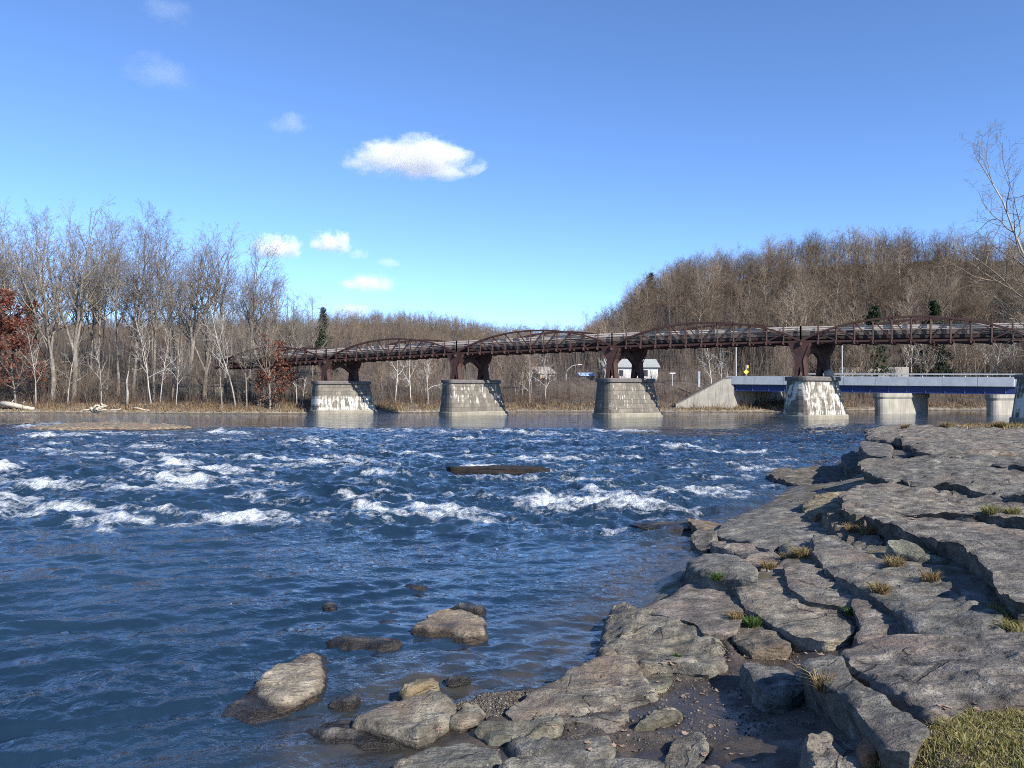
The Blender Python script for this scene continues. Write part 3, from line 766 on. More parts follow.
# ------------------------------------------------------------------ the river
# foam strokes of the rapids: x0, x1, row, rows thick, weight
STROKES = [(8,95,436,3,.9),(40,80,443,2,.8),(0,85,453,4,.85),(-60,26,470,9,1.1),(110,160,465,4,.9),(150,208,466,6,1.05),(190,240,470,4,.8),
 (140,225,483,8,1.05),(165,256,492,4,.7),(-20,82,486,5,.85),(-30,78,505,7,.7),(72,170,518,8,.85),(90,125,530,5,.7),(170,330,519,8,.95),
 (345,400,509,6,.95),(380,495,514,8,1.05),(505,655,503,12,1.0),(520,628,494,5,.85),(200,262,433,3,.8),(232,302,467,4,.75),(290,342,442,3,.8),
 (255,312,469,3,.7),(322,372,464,4,.8),(385,412,437,2,.7),(440,500,438,2.5,.7),(560,725,447,2,.8),(680,785,451,2,.8),(480,600,441,1.6,.65),
 (640,775,493,3,.8),(700,800,487,3,.6),(120,182,446,3,.7),(0,62,427,3,.7),(30,70,424,2,.7),(250,360,521,6,.55),(436,566,472.2,4.2,1.05),(140,340,523,4.5,.85),(330,520,519,5.5,.82),(490,725,508,6,.85),(-50,170,511,5,.78),(90,300,475,4,.74),(200,420,461,3,.7),(-50,260,489,5,.74),(560,785,496,4,.8),(420,700,480,2.6,.62),(-40,330,457,2.6,.66),(300,640,432,1.8,.62),(450,545,468.6,1.0,.5),(620,700,512,5,.6),
 (-260,-60,440,5,.9),(-300,-120,462,6,.9),(-250,-40,492,8,.9),(-200,-20,515,8,.8),(545,600,470,3,.5),(340,420,487,4,.45),(660,720,470,2,.5)]
_r = random.Random(17)
for _ in range(34):
    _y = 427+95*_r.random()**1.1; _x = _r.uniform(-60, 860-2.2*(_y-425)); _l = _r.uniform(28, 85)
    STROKES.append((_x-_l, _x+_l, _y, .9+(_y-425)*.028, _r.uniform(.5, .78)))
def water_fields(X, Y):
    d = np.maximum(Y, 1.0); px = 512+F*X/d; py = HOR+F*H/d
    rap = sstep(11.5, 16.5, Y+.12*(X-1))*(1-sstep(44, 70, Y+16*fbm(X*.06, Y*.05, 0, 3, 36)))
    rap *= 1-.55*sstep(640, 800, px)*(1-sstep(26, 40, Y))
    wrp = 1.5*pn(X*.12, Y*.12, 0, 31)
    a1 = pn(X*.22+wrp, Y*.34-.12*X, .3, 32); a2 = fbm(X*.62+wrp, Y*.8-.3*X, .7, 3, 33)
    ridge = 1-np.abs(a2)*2.2
    h = rap*(.20*a1+.13*ridge-.07+.085*fbm(X*1.6, Y*1.9-.5*X, .1, 3, 35))
    # smaller wind and current ripples of the near pool, crests slanting from lower left to upper right
    ca, sa = math.cos(.38), math.sin(.38)
    U = X*ca+Y*sa; W = -X*sa+Y*ca
    wr = .35*pn(X*.5, Y*.5, 0, 40)
    rp = fbm(U*.38+wr, W*2.1+wr*2, .2, 4, 41, .55)
    near = 1-sstep(10, 22, Y)
    amp = np.interp(X/d, [-.66, -.3, .05, .3], [.080, .062, .034, .024])
    h = h+near*amp*rp+near*.022*fbm(X*2.4+.9*Y, Y*4.6, 0, 3, 42)*np.clip(1+1.2*pn(X*.3, Y*.35, 0, 47), .35, 2)
    h = h+.004*pn(X*.8, Y*.5, 0, 44)
    foam = np.zeros_like(X); crest = np.zeros_like(X)
    rag = fbm(X*1.3, Y*.7, .1, 4, 51)
    rag2 = fbm(px*.035, np.log(d)*26, 0, 3, 52)
    for x0, x1, yr, th, w in STROKES:
        mid = (x0+x1)/2; half = (x1-x0)/2
        yy = yr+.16*(px-mid)*.12
        fx = 1-sstep(.35, 1.25, np.abs(px-mid)/half+.22*rag2)
        th = th*.72; q = (py+2.6*rag2*min(1, th/4)-yy)/th            # below the crest: positive
        fy = np.where(q < 0, np.exp(-(q*2.4)**2), np.exp(-np.abs(q*.85)**1.3))
        foam = np.maximum(foam, w*.92*fx*fy*(.88+.25*rag))
        ds = F*H/(yr-HOR); hw = .05+.010*th
        crest = np.maximum(crest, fx*np.exp(-((q+.35)/.75)**2)*min(.34, .05+th*.022*ds/22))
    bits = np.maximum(sstep(.28, .60, fbm(X*.4, Y*.5, .6, 4, 61))*.34, sstep(.36, .65, fbm(X*1.1, Y*1.0, .2, 4, 63))*.46)*rap
    foam = np.maximum(foam, bits)
    h = h+crest*(1+.6*rag)+foam*.03*np.clip(fbm(X*4, Y*1.5, 0, 3, 62)+.2, 0, 1)*(Y > 10)
    # smooth hump of water in front of the ledge
    return h, foam, rap
rs = np.concatenate([np.geomspace(2.5, 16, 300)[:-1], np.geomspace(16, 75, 330)[:-1], np.geomspace(75, 420, 60)])
az = np.radians(np.concatenate([np.linspace(-80, -37, 70)[:-1], np.linspace(-37, 37, 640)[:-1], np.linspace(37, 80, 50)]))
X, Y, Fq = polar(rs, az)
sh_ = sstep(-1.5, -.05, sdist(X.ravel(), Y.ravel()))*(1-sstep(14, 22, Y.ravel()))
hh, fo, ra = water_fields(X.ravel(), Y.ravel())
w = mesh_np('river', np.stack([X.ravel(), Y.ravel(), hh], 1), Fq, M['water'], True, attrs={'foam': fo, 'rapid': ra, 'shallow': sh_})
tag(w, 'blue river water with white rapids', 'river', kind='structure')

# ------------------------------------------------------------------ light, sky, camera
sunv = Vector((.65, -.76, 0)).normalized()*math.cos(math.radians(33)); sunv.z = math.sin(math.radians(33))
sl = bpy.data.lights.new('sun', 'SUN'); sl.energy = 5.0; sl.angle = math.radians(.5); sl.color = (1, .945, .86)
so = bpy.data.objects.new('sun', sl); COL.objects.link(so); so.rotation_euler = (-sunv).to_track_quat('-Z', 'Y').to_euler(); so.location = (40, -40, 60)
wd = bpy.data.worlds.new('World'); SC.world = wd; wd.use_nodes = True
nt = wd.node_tree; nt.nodes.clear()
sky = nt.nodes.new('ShaderNodeTexSky'); sky.sky_type = 'NISHITA'; sky.sun_disc = False
sky.sun_elevation = math.radians(33); sky.sun_rotation = math.atan2(sunv.x, sunv.y) % (2*math.pi)
sky.air_density = .6; sky.dust_density = 0.0; sky.ozone_density = 3.0; sky.altitude = 400
hs = nt.nodes.new('ShaderNodeHueSaturation'); hs.inputs['Saturation'].default_value = 1.08; hs.inputs['Value'].default_value = 1.0
bg = nt.nodes.new('ShaderNodeBackground'); bg.inputs['Strength'].default_value = .150
ow = nt.nodes.new('ShaderNodeOutputWorld')
tn = nt.nodes.new('ShaderNodeMix'); tn.data_type = 'RGBA'; tn.blend_type = 'MULTIPLY'; tn.inputs[0].default_value = 1; tn.inputs[7].default_value = (.96, .952, 1.0, 1)
nt.links.new(sky.outputs[0], tn.inputs[6]); nt.links.new(tn.outputs[2], hs.inputs['Color']); nt.links.new(hs.outputs[0], bg.inputs[0]); nt.links.new(bg.outputs[0], ow.inputs[0])
cam = bpy.data.cameras.new('camera'); cam.sensor_width = 36; cam.lens = F/1024*36; cam.shift_y = (HOR-384)/1024
cam.clip_start = .05; cam.clip_end = 6000
co = bpy.data.objects.new('camera', cam); COL.objects.link(co); co.location = (0, 0, H); co.rotation_euler = (math.pi/2, 0, 0)
SC.camera = co
SC.view_settings.view_transform = 'Standard'; SC.view_settings.look = 'None'; SC.view_settings.gamma = 1; SC.view_settings.exposure = .92
SC.view_settings.use_curve_mapping = False
SC.render.engine = 'CYCLES'; SC.cycles.use_denoising = False; SC.cycles.denoiser = 'OPENIMAGEDENOISE'; SC.cycles.denoising_input_passes = 'RGB_ALBEDO_NORMAL'; SC.cycles.denoising_prefilter = 'ACCURATE'; SC.cycles.sample_clamp_indirect = 3; SC.cycles.sample_clamp_direct = 12; SC.cycles.filter_width = 1.0; SC.cycles.max_bounces = 6; SC.cycles.transparent_max_bounces = 8
SC.cycles.volume_bounces = 12; SC.cycles.volume_step_rate = .5
# ------------------------------------------------------------------ old truss bridge on masonry piers
PA = Vector((math.cos(math.radians(35)), math.sin(math.radians(35)), 0))       # long axis of the piers, along the current
PB = Vector((-PA.y, PA.x, 0))
D0 = 127*S
def bpos(i):
    return Vector(((-172+133.4*i)/F*D0, D0*(1-.08*i), 0))
ZB = [2.6+28*S/.0+0 if False else v for v in (0,)]
def zbot(i):
    """height of the lower chord"""
    return float(np.interp(i, [-1, 0, 1, 2, 3, 4, 5], [6.65, 7.28, 7.80, 8.11, 8.12, 7.72, 7.3]))
ZC = 4.55
BD = (bpos(1)-bpos(0)).normalized()
br = empty('truss_bridge', bpos(2)+Vector((0, 0, 0)))
tag(br, 'long rust brown steel bridge of low arched trusses crossing the river on stone piers', 'bridge')
GA = 2.05
NP = 12
def arch(t): return max(0.0, 1-(2*t-1)**2)**.86*2.34
def pe(name, parent):
    """an empty part"""
    e = empty(name, (0, 0, 0)); e.parent = parent; e.matrix_parent_inverse = parent.matrix_world.inverted(); return e
bpy.context.view_layer.update()
def sub(mb, name, mat, parent):
    o = mb.build(name, mat); o.parent = parent
    return o
IB = Matrix.Translation(-br.location)
def part(mb, name, mat):
    o = mb.build(name, mat, br); return o
for sp in range(-1, 5):
    for side in (-1, 1):
        off = PA*GA*side
        def node(k, dz=0.0):
            i = sp+k/NP
            p = bpos(i)+off; p.z = zbot(i)+dz; return p
        m = MB()
        for k in range(NP): m.bar(node(k, .13), node(k+1, .13), .22, .22)
        bc = part(m, 'bottom_chord', M['steel'])
        m = MB()
        for k in range(NP): m.bar(node(k, .2+arch(k/NP)), node(k+1, .2+arch((k+1)/NP)), .24, .20)
        o = m.build('top_chord', M['steel']); o.parent = bc
        for k in range(0, NP+1):
            m = MB(); top = max(arch(k/NP)+.2, 1.78)
            m.bar(node(k, -.18), node(k, top), .14, .14)
            o = m.build('post', M['steel']); o.parent = bc
        for k in range(1, NP-1):
            m = MB()
            if k < NP/2: m.bar(node(k, arch(k/NP)+.15), node(k+1, .22), .11, .11)
            else: m.bar(node(k, .22), node(k+1, arch((k+1)/NP)+.15), .11, .11)
            o = m.build('diagonal', M['steel']); o.parent = bc
        # fence of boards along the walk
        m = MB(); inn = -PA*side*.32
        for zb in (1.46, 1.68):
            for k in range(0, NP, 2):
                m.bar(node(k, zb)+inn, node(k+2, zb)+inn, .06, .14)
        brl = part(m, 'board_railing', M['rail'])
        m = MB()
        for zb in (.86, 1.04, 1.22):
            for k in range(0, NP, 2): m.bar(node(k, zb)+inn*1.02, node(k+2, zb)+inn*1.02, .05, .13)
        o = m.build('lower_boards', M['rail_low']); o.parent = brl
        m = MB()
        for k in range(NP):
            m.bar(node(k, .58)+inn*1.3, node(k+1, .58)+inn*1.3, .08, .34)
        part(m, 'deck_stringer', M['deck'])
    m = MB()
    for k in range(NP):
        i0, i1 = sp+k/NP, sp+(k+1)/NP
        a, b = bpos(i0), bpos(i1); a.z = zbot(i0)+.62; b.z = zbot(i1)+.62
        u = PA*(GA-.45); dz = Vector((0, 0, .16))
        m.hexa([a-u-dz, b-u-dz, b+u-dz, a+u-dz, a-u+dz, b-u+dz, b+u+dz, a+u+dz])
    part(m, 'deck', M['deck'])
    m = MB()
    for k in range(NP+1):
        a = bpos(sp+k/NP); a.z = zbot(sp+k/NP)+.03
        m.bar(a-PA*(GA+.3), a+PA*(GA+.3), .16, .30)
    part(m, 'floor_beam', M['steel'])
# steel bents
for i in range(0, 5):
    c = bpos(i); top = zbot(i)-.02; bot = ZC+.05; hh_ = top-bot
    bent = None
    m = MB()
    # arched brace between the two legs, in the plane of the pier's long axis
    n = 14; g = GA-.25; lower = []; upper = []
    for k in range(n+1):
        t = -1+2*k/n
        lower.append(c+PA*(g*t)+Vector((0, 0, bot+hh_*(.30+.42*(1-abs(t)**1.7)))))
        upper.append(c+PA*(g*t)+Vector((0, 0, bot+hh_*(.52+.47*(1-abs(t)**1.2)))))
    ring = lower+upper[::-1]
    th = BD*.16
    for k in range(n):
        q = [lower[k], lower[k+1], upper[k+1], upper[k]]
        m.hexa([q[0]-th, q[1]-th, q[1]+th, q[0]+th, q[3]-th, q[2]-th, q[2]+th, q[3]+th])
    cross = part(m, 'arched_brace', M['steel'])
    m = MB(); m.bar(c-PA*(GA+.5)+Vector((0,0,top-.12)), c+PA*(GA+.5)+Vector((0,0,top-.12)), .5, .3); part(m, 'bearing_beam', M['steel'])
    for side in (-1, 1):
        p = c+PA*GA*side
        prof = [(-.62,0),(-.30,0),(0,.30),(.30,0),(.62,0),(.44,.42),(.46,.62),(1.02,.90),(1.08,1.0),(-1.08,1.0),(-1.02,.90),(-.46,.62),(-.44,.42)]
        m = MB()
        ring = [p+BD*x+Vector((0, 0, bot+hh_*z))-PA*.27 for x, z in prof]
        m.prism(ring, PA*.54)
        for sg in (-1, 1):                      # flange ribs standing proud of the web
            for (x0, z0), (x1, z1) in (((-.58,0),(-.42,.5)),((.58,0),(.42,.5)),((-.42,.5),(-1.0,.93)),((.42,.5),(1.0,.93))):
                m.bar(p+PA*.29*sg+BD*x0+Vector((0,0,bot+hh_*z0)), p+PA*.29*sg+BD*x1+Vector((0,0,bot+hh_*z1)), .10, .08)
        leg = part(m, 'leg', M['steel'])
        m = MB(); m.box(p+Vector((0,0,bot-.02)), (1.7, 1.0, .09), BD)
        o = m.build('shoe', M['steel']); o.parent = leg
for ch in br.children:
    for g2 in ch.children: g2.matrix_parent_inverse = Matrix()
# sub-parts were built in world space: same frame as their part's mesh
# ------------------------------------------------------------------ piers
PIER_LAB = ['stone pier at the left bank streaked white near its foot', 'second stone pier from the left, white stains under its cap',
            'stone pier in mid river with a grey left end', 'stone pier in front of the blue road bridge, whitest streaks', 'stone pier at the right edge behind the rock shelf']
PM = [mat_pier('masonry_streaked_low', .45, 2.6, .475), mat_pier('masonry_stained_top', 1.7, 4.2, .535), mat_pier('masonry_plain', .9, 4.0, .56),
      mat_pier('masonry_white', .35, 4.2, .49), mat_pier('masonry_edge', .35, 4.2, .48)]
PLEN = [8.6, 8.4, 8.2, 7.2, 7.4]
def stadium(L, Wd, z, c0, n=8, right=0.0):
    pts = []
    hl = L/2-Wd/2*.8
    for k in range(n+1):
        a = -math.pi/2+math.pi*k/n
        pts.append(c0+PA*(hl+right+abs(math.cos(a))**.9*Wd/2*.8)+PB*(math.sin(a)*Wd/2)+Vector((0,0,z)))
    for k in range(n+1):
        a = math.pi/2+math.pi*k/n
        pts.append(c0-PA*(hl+abs(math.cos(a))**.9*Wd/2*.35)+PB*(math.sin(a)*Wd/2)+Vector((0,0,z)))
    return pts
for i in range(5):
    c = bpos(i); e = empty('bridge_pier', c); tag(e, PIER_LAB[i], 'bridge pier', 'stone piers of the truss bridge')
    L = PLEN[i]; W0 = 2.3; z0 = Vector((0,0,0))
    def add(rings, name, mat, smooth=False):
        m = MB(); m.loft(rings); o = m.build(name, mat, None, smooth); o.parent = e; return o
    R_ = .55 if i < 4 else .35
    add([stadium(L+1.0, W0+1.0, .45, z0, right=R_), stadium(L+.55, W0+.55, 2.2, z0, right=R_*.5), stadium(L+.1, W0+.1, ZC-.45, z0)], 'masonry_body', PM[i])
    add([stadium(L+1.5, W0+1.4, -1.5, z0, right=R_+.15), stadium(L+1.4, W0+1.3, .38, z0, right=R_+.1), stadium(L+1.25, W0+1.15, .50, z0, right=R_+.05)], 'plinth', M['plinth'])
    add([stadium(L+.55, W0+.5, ZC-.44, z0), stadium(L+.6, W0+.55, ZC-.12, z0), stadium(L+.45, W0+.4, ZC, z0)], 'cap_stone', M['cap'])

# ruined abutment at the left bank
c = atd(201, 392, 128); m = MB()
e = empty('stone_abutment', (c.x, c.y, gz(c.x, c.y))); tag(e, 'low pale ruined stone abutment among the trees on the left bank', 'abutment')
def ab(name, rings, mat):
    m = MB(); m.loft(rings); o = m.build(name, mat); o.parent = e
def rect(L, Wd, z, cx=0): return [BD*(cx+sx*L/2)+PA.cross(Vector((0,0,1)))*0+Vector((-BD.y, BD.x, 0))*(sy*Wd/2)+Vector((0,0,z)) for sx, sy in ((-1,-1),(1,-1),(1,1),(-1,1))]
ab('wall', [rect(7.6, 2.6, -1), rect(7.2, 2.4, 2.0)], PM[1]); ab('cap_stone', [rect(7.5, 2.7, 2.003), rect(7.5, 2.7, 2.35)], M['cap'])
ab('upper_wall', [rect(3.4, 2.2, 2.353, -1.5), rect(3.2, 2.0, 3.6, -1.5)], PM[2])

# ------------------------------------------------------------------ blue road bridge
RL = atd(727, 376, 122); RR = atd(1014, 377, 104)
rb = empty('road_bridge', (RL.x, RL.y, 0)); tag(rb, 'road bridge with pale parapet over a dark blue girder', 'road bridge')
RD = Vector((RR.x-RL.x, RR.y-RL.y, 0)); RLEN = RD.length; RD.normalize()
RW = PA*11.0
def rp(s_, off, z):
    t = s_/RLEN; return Vector((RL.x, RL.y, 0))+RD*s_+PA*off+Vector((0,0,RL.z+(RR.z-RL.z)*t+z))
def rpart(m, name, mat): return m.build(name, mat, rb)
def long_box(m, s0, s1, o0, o1, z0, z1):
    m.hexa([rp(s0,o0,z0), rp(s1,o0,z0), rp(s1,o1,z0), rp(s0,o1,z0), rp(s0,o0,z1), rp(s1,o0,z1), rp(s1,o1,z1), rp(s0,o1,z1)])
nseg = 9
for o0, o1 in ((0, .35), (10.65, 11.0)):
    m = MB()
    for k in range(nseg):
        a, b = RLEN*k/nseg+.03, RLEN*(k+1)/nseg-.03
        long_box(m, a, b, o0, o1, -1.28, 0)
    pp = rpart(m, 'parapet', M['parapet'])
m = MB(); long_box(m, -.2, RLEN+.2, .36, 10.64, -1.35, -1.05); rpart(m, 'deck', M['conc'])
for k, o_ in enumerate((.55, 3.2, 5.9, 8.6, 10.3)):
    m = MB(); long_box(m, 0, RLEN, o_, o_+.06, -2.26, -1.36); long_box(m, 0, RLEN, o_-.2, o_+.26, -2.33, -2.263); [m.bar(rp(RLEN*(q+.5)/16, o_-.06, -2.26), rp(RLEN*(q+.5)/16, o_-.06, -1.37), .10, .12) for q in range(16)]; rpart(m, 'girder', M['blue'])
# far guard rail above the parapet
m = MB()
long_box(m, 4.5, RLEN+6, 11.3, 11.4, .42, .62); long_box(m, 4.5, RLEN+6, 11.3, 11.4, -.1, .10)
for k in range(14): m.bar(rp(5+k*2.8, 11.5, -1.2), rp(5+k*2.8, 11.5, .5), .15)
rpart(m, 'guard_rail', M['galv'])
# concrete piers
for n_, (px, dd, Lp) in enumerate(((902, 110.5, 12.5), (1003, 104.0, 7.0))):
    c = atd(px, 400, dd); c.z = 0
    ss = (c-Vector((RL.x, RL.y, 0))).dot(RD); tz = rp(max(0, min(RLEN, ss)), 0, 0).z-2.34
    pz = empty('road_bridge_pier', c); tag(pz, ['rounded concrete pier under the middle of the blue road bridge', 'rounded concrete pier under the right end of the blue road bridge'][n_], 'bridge pier', 'concrete piers of the road bridge')
    def st2(L, Wd, z):
        pts = []
        for q in range(9): a = -math.pi/2+math.pi*q/8; pts.append(PA*(L/2-Wd/2+math.cos(a)*Wd/2)+PB*(math.sin(a)*Wd/2)+Vector((0,0,z)))
        for q in range(9): a = math.pi/2+math.pi*q/8; pts.append(-PA*(L/2-Wd/2)+PA*(math.cos(a)*Wd/2)+PB*(math.sin(a)*Wd/2)+Vector((0,0,z)))
        return pts
    m = MB(); m.loft([st2(Lp, 1.6, -1.5), st2(Lp, 1.6, tz-.75)]); o = m.build('shaft', M['conc'], None, False); o.parent = pz
    m = MB(); m.loft([st2(Lp+.1, 1.7, tz-.747), st2(Lp+.45, 2.0, tz-.5), st2(Lp+.45, 2.0, tz)]); o = m.build('pier_cap', M['conc']); o.parent = pz
# abutment with its sloping wing wall
a0 = Vector((RL.x, RL.y, 0))+RD*.6
e = empty('concrete_abutment', a0); tag(e, 'concrete abutment with sloping wing wall at the left end of the blue road bridge', 'abutment')
zt = rp(0, 0, 0).z
m = MB(); q = PA*13.0; dn = RD*-1.6; zz_ = Vector((0,0,1))
m.hexa([-zz_*1+PA*.3, PA*13.0-zz_, PA*13.0+dn-zz_, PA*.3+dn-zz_, zz_*(zt-2.36)+PA*.3, PA*13.0+zz_*(zt-2.36), PA*13.0+dn+zz_*(zt-2.36), PA*.3+dn+zz_*(zt-2.36)])
o = m.build('breast_wall', M['conc']); o.parent = e
m = MB(); wdir = (atd(672, 405, 122)-atd(727, 405, 122)).normalized(); wdir.z = 0; wdir.normalize()
wl = (atd(672, 405, 122)-atd(727, 405, 122)).length
bk = Vector((-wdir.y, wdir.x, 0))*-.6; bk = bk if bk.y > 0 else -bk
prof = [(-.5, -1), (wl, -1), (wl, 1.2), (wl*.86, 1.75), (1.0, zt-.35), (-.5, zt-.25)]
m.prism([wdir*x+zz_*z for x, z in prof], bk); o = m.build('wing_wall', M['conc']); o.parent = e
m = MB()
m.bar(wdir*(wl+.1)+zz_*1.24+bk*.5, wdir*(wl*.86)+zz_*1.79+bk*.5, .8, .16); m.bar(wdir*(wl*.86)+zz_*1.79+bk*.5, wdir*1.0+zz_*(zt-.29)+bk*.5, .8, .16)
m.bar(wdir*1.0+zz_*(zt-.29)+bk*.5, wdir*-.5+zz_*(zt-.19)+bk*.5, .8, .16); o = m.build('coping', M['cap']); o.parent = e

# ------------------------------------------------------------------ small things behind
def house(name, label, px, py_base, d, wpx, dep, hw, hr, wall, roof, ang=0.0, windows=3, chimney=False):
    c = atd(px, py_base, d); c.z = min(c.z, 99)
    e = empty(name, c); e.rotation_euler = (0, 0, ang); tag(e, label, 'house' if 'house' in name else 'building')
    w = wpx/F*d; X = Vector((1,0,0)); Yv = Vector((0,1,0)); Zv = Vector((0,0,1))
    m = MB(); m.box((0, 0, hw/2-2), (w, dep, hw+4)); o = m.build('wall', wall); o.parent = e
    m = MB(); ov = .4
    m.prism([Vector((-w/2-ov, -dep/2-ov, hw+.003)), Vector((-w/2-ov, dep/2+ov, hw+.003)), Vector((-w/2-ov, 0, hw+hr))], X*(w+2*ov)); ro = m.build('roof', roof); ro.parent = e
    if chimney:
        m = MB(); m.box((w*.2, .4, hw+hr), (.6, .6, 1.4)); o = m.build('chimney', M['cap']); o.parent = ro
    for k in range(windows):
        x = -w/2+w*(k+.5)/windows
        m = MB(); m.box((x, -dep/2-.03, hw*.55), (.95, .05, 1.3)); fr = m.build('window', M['white']); fr.parent = e
        m = MB(); m.box((x, -dep/2-.065, hw*.55), (.75, .03, 1.1)); o = m.build('pane', M['dark']); o.parent = fr
    return e
house('house', 'white house with a grey green roof behind the mid river pier', 630, 380.5, 146, 48, 8, 2.3, 1.7, M['white'], M['green_roof'], 0, 2, True)
house('shed', 'small slate grey building with a light blue roof', 585.5, 382, 150, 13, 4, 1.1, .7, M['slate'], M['blue_roof'], .15, 1)
house('cabin', 'tan gabled cabin behind the pale twin sycamore', 541, 382, 158, 17, 5, 1.6, 1.5, M['tan'], M['greywall'], .5, 1)
house('kiosk', 'tiny white box shaped kiosk left of the blue roofed shed', 571.5, 383, 148, 4.2, .9, .75, .12, M['white'], M['white'], 0, 0)
# retaining wall
a = atd(838, 379, 150); b = atd(908, 379, 150)
m = MB(); m.bar(a+Vector((0,0,.6)), b+Vector((0,0,.6)), .6, 3.4); o = m.build('retaining_wall', M['greywall']); tag(o, 'long plain grey tan wall beyond the blue road bridge', 'wall')
# poles
for px, yt, lab in ((736, 344, 'slim pale pole left of the yellow sign'), (842, 342, 'slim pale pole right of the pier with the whitest streaks')):
    d = 131; p = atd(px, 380, d); q = atd(px, yt-6, d)
    e = empty('utility_pole', p); tag(e, lab, 'pole', 'pale poles by the road')
    m = MB(); m.tube([Vector((0,0,-1.5)), Vector((0,0,(q-p).z))], [.14, .09]); o = m.build('shaft', M['galv']); o.parent = e
    m = MB(); m.bar(Vector((-.5,0,(q-p).z-.2)), Vector((.5,0,(q-p).z-.2)), .1); o = m.build('bracket', M['galv']); o.parent = e
p = atd(566, 384, 140); e = empty('street_lamp', p); tag(e, 'curved arm street lamp above the blue roofed shed', 'street lamp')
m = MB(); m.tube([Vector((0,0,-1)), Vector((0,0,1.7)), Vector((.25,0,2.5)), Vector((1.0,0,3.2)), Vector((2.3,0,3.5))], [.09,.08,.07,.06,.05]); o = m.build('pole', M['galv']); o.parent = e
m = MB(); m.box((2.5,0,3.48), (.7,.28,.14)); o = m.build('lamp_head', M['white']); o.parent = e
p = atd(746, 379, 127); e = empty('road_sign', p); tag(e, 'bright yellow road sign at the end of the blue road bridge', 'road sign')
m = MB(); m.bar(Vector((0,0,-.6)), Vector((0,0,2.3)), .10); o = m.build('post', M['galv']); o.parent = e
m = MB(); s_ = .42; m.prism([Vector((0,-.07,1.15-s_)), Vector((s_,-.07,1.15)), Vector((0,-.07,1.15+s_)), Vector((-s_,-.07,1.15))], (0,-.03,0)); m.box((0,-.08,.3),(.3,.03,.25)); m.box((.28,-.08,2.0),(.16,.03,.5)); o = m.build('sign_panel', M['yellow']); o.parent = e
p = atd(672.5, 380, 134); e = empty('road_sign', p); tag(e, 'small flat white sign on a post beside the road', 'road sign')
m = MB(); m.bar(Vector((0,0,-1)), Vector((0,0,1.1)), .09); o = m.build('post', M['galv']); o.parent = e
m = MB(); m.box((0,-.07,1.15), (.95,.03,.22)); o = m.build('sign_panel', M['white']); o.parent = e
p = atd(699, 381, 130); e = empty('marker_post', p); tag(e, 'thick pale marker post above the concrete wing wall', 'post')
m = MB(); m.loft([[Vector((a*r, b*r, z)) for a, b in ((-1,-1),(1,-1),(1,1),(-1,1))] for z, r in ((-1,.16),(1.35,.15))]); o = m.build('shaft', M['parapet']); o.parent = e
m = MB(); m.loft([[Vector((a*r, b*r, z)) for a, b in ((-1,-1),(1,-1),(1,1),(-1,1))] for z, r in ((1.353,.2),(1.5,.18),(1.6,.05))]); o = m.build('cap', M['parapet']); o.parent = e
# white boulder on the pier
m = MB()
for z, r in ((0,.30),(.15,.46),(.45,.55),(.75,.42),(.95,.15)):
    pass
q = bpos(3)+PA*1.9-PB*.75
m.loft([[q+Vector((math.cos(a*.6283)*r*(1+.22*math.sin(a*2.3+z*5)), math.sin(a*.6283)*r, ZC+z)) for a in range(10)] for z, r in ((-.02,.30),(.14,.44),(.40,.50),(.66,.38),(.82,.12))])
o = m.build('pale_boulder', M['conc'], None, False); tag(o, 'round whitish boulder lying on the whitest streaked pier between the steel legs', 'boulder')
# ------------------------------------------------------------------ tree kinds
TK = {}
for i in range(5): TK['tall', i] = TreeKind(100+i, 24, dict(cnt=[17,9,6,3], lo=[.34+.06*(i % 3),.2,.2,.15], ang=[42,40,43,45], ratio=[.31+.04*(i % 2),.5,.52,.58], trop=[.03,.11,.08,.05,.03], r0=.0105), M['bark'], M['twig'])
for i in range(4): TK['vase', i] = TreeKind(200+i, 24, dict(fork=.22+.05*i, nfork=4+i % 2, forkang=22, cnt=[12,8,6,3], ang=[40,40,43,45], ratio=[.34,.5,.52,.58], r0=.0125, trop=[.06,.10,.08,.05,.03]), M['bark'], M['twig'])
for i in range(4): TK['syc', i] = TreeKind(300+i, 14, dict(cnt=[9,5,4,2], lo=[.25,.25,.2,.2], wob=[.055,.18,.22,.25,.25], ang=[48,45,45,45], ratio=[.30,.5,.55,.55], r0=.0095, min_r=.011, lean=.04*(i % 2), trop=[.07,.08,.05,.03,.02]), M['pale'], M['pale'])
for i in range(4): TK['wsy', i] = TreeKind(340+i, 14, dict(cnt=[9,5,4,2], lo=[.25,.25,.2,.2], wob=[.06,.18,.22,.25,.25], ang=[46,45,45,45], ratio=[.36,.5,.55,.55], r0=.0125, min_r=.012, trop=[.06,.08,.05,.03,.02]), M['white_bark'], M['white_bark'])
for i in range(2): TK['sap', i] = TreeKind(400+i, 9, dict(stems=3, splay=.28, cnt=[9,6,4,2], lo=[.2,.2,.2,.2], ang=[44,42,45,45], ratio=[.42,.5,.55,.55], r0=.010, min_r=.010), M['bark'], M['twig'])
for i in range(5): TK['hill', i] = TreeKind(500+i, 20, dict(levels=3, cnt=[14,7,5,2], lo=[.36,.2,.2,.2], ang=[46,44,46,45], ratio=[.36,.52,.6,.5], seg=[6,3,3,2,2], min_r=.020, r0=.0135, trop=[.03,.07,.05,.04,.02]), M['bark'], M['bark'], True)
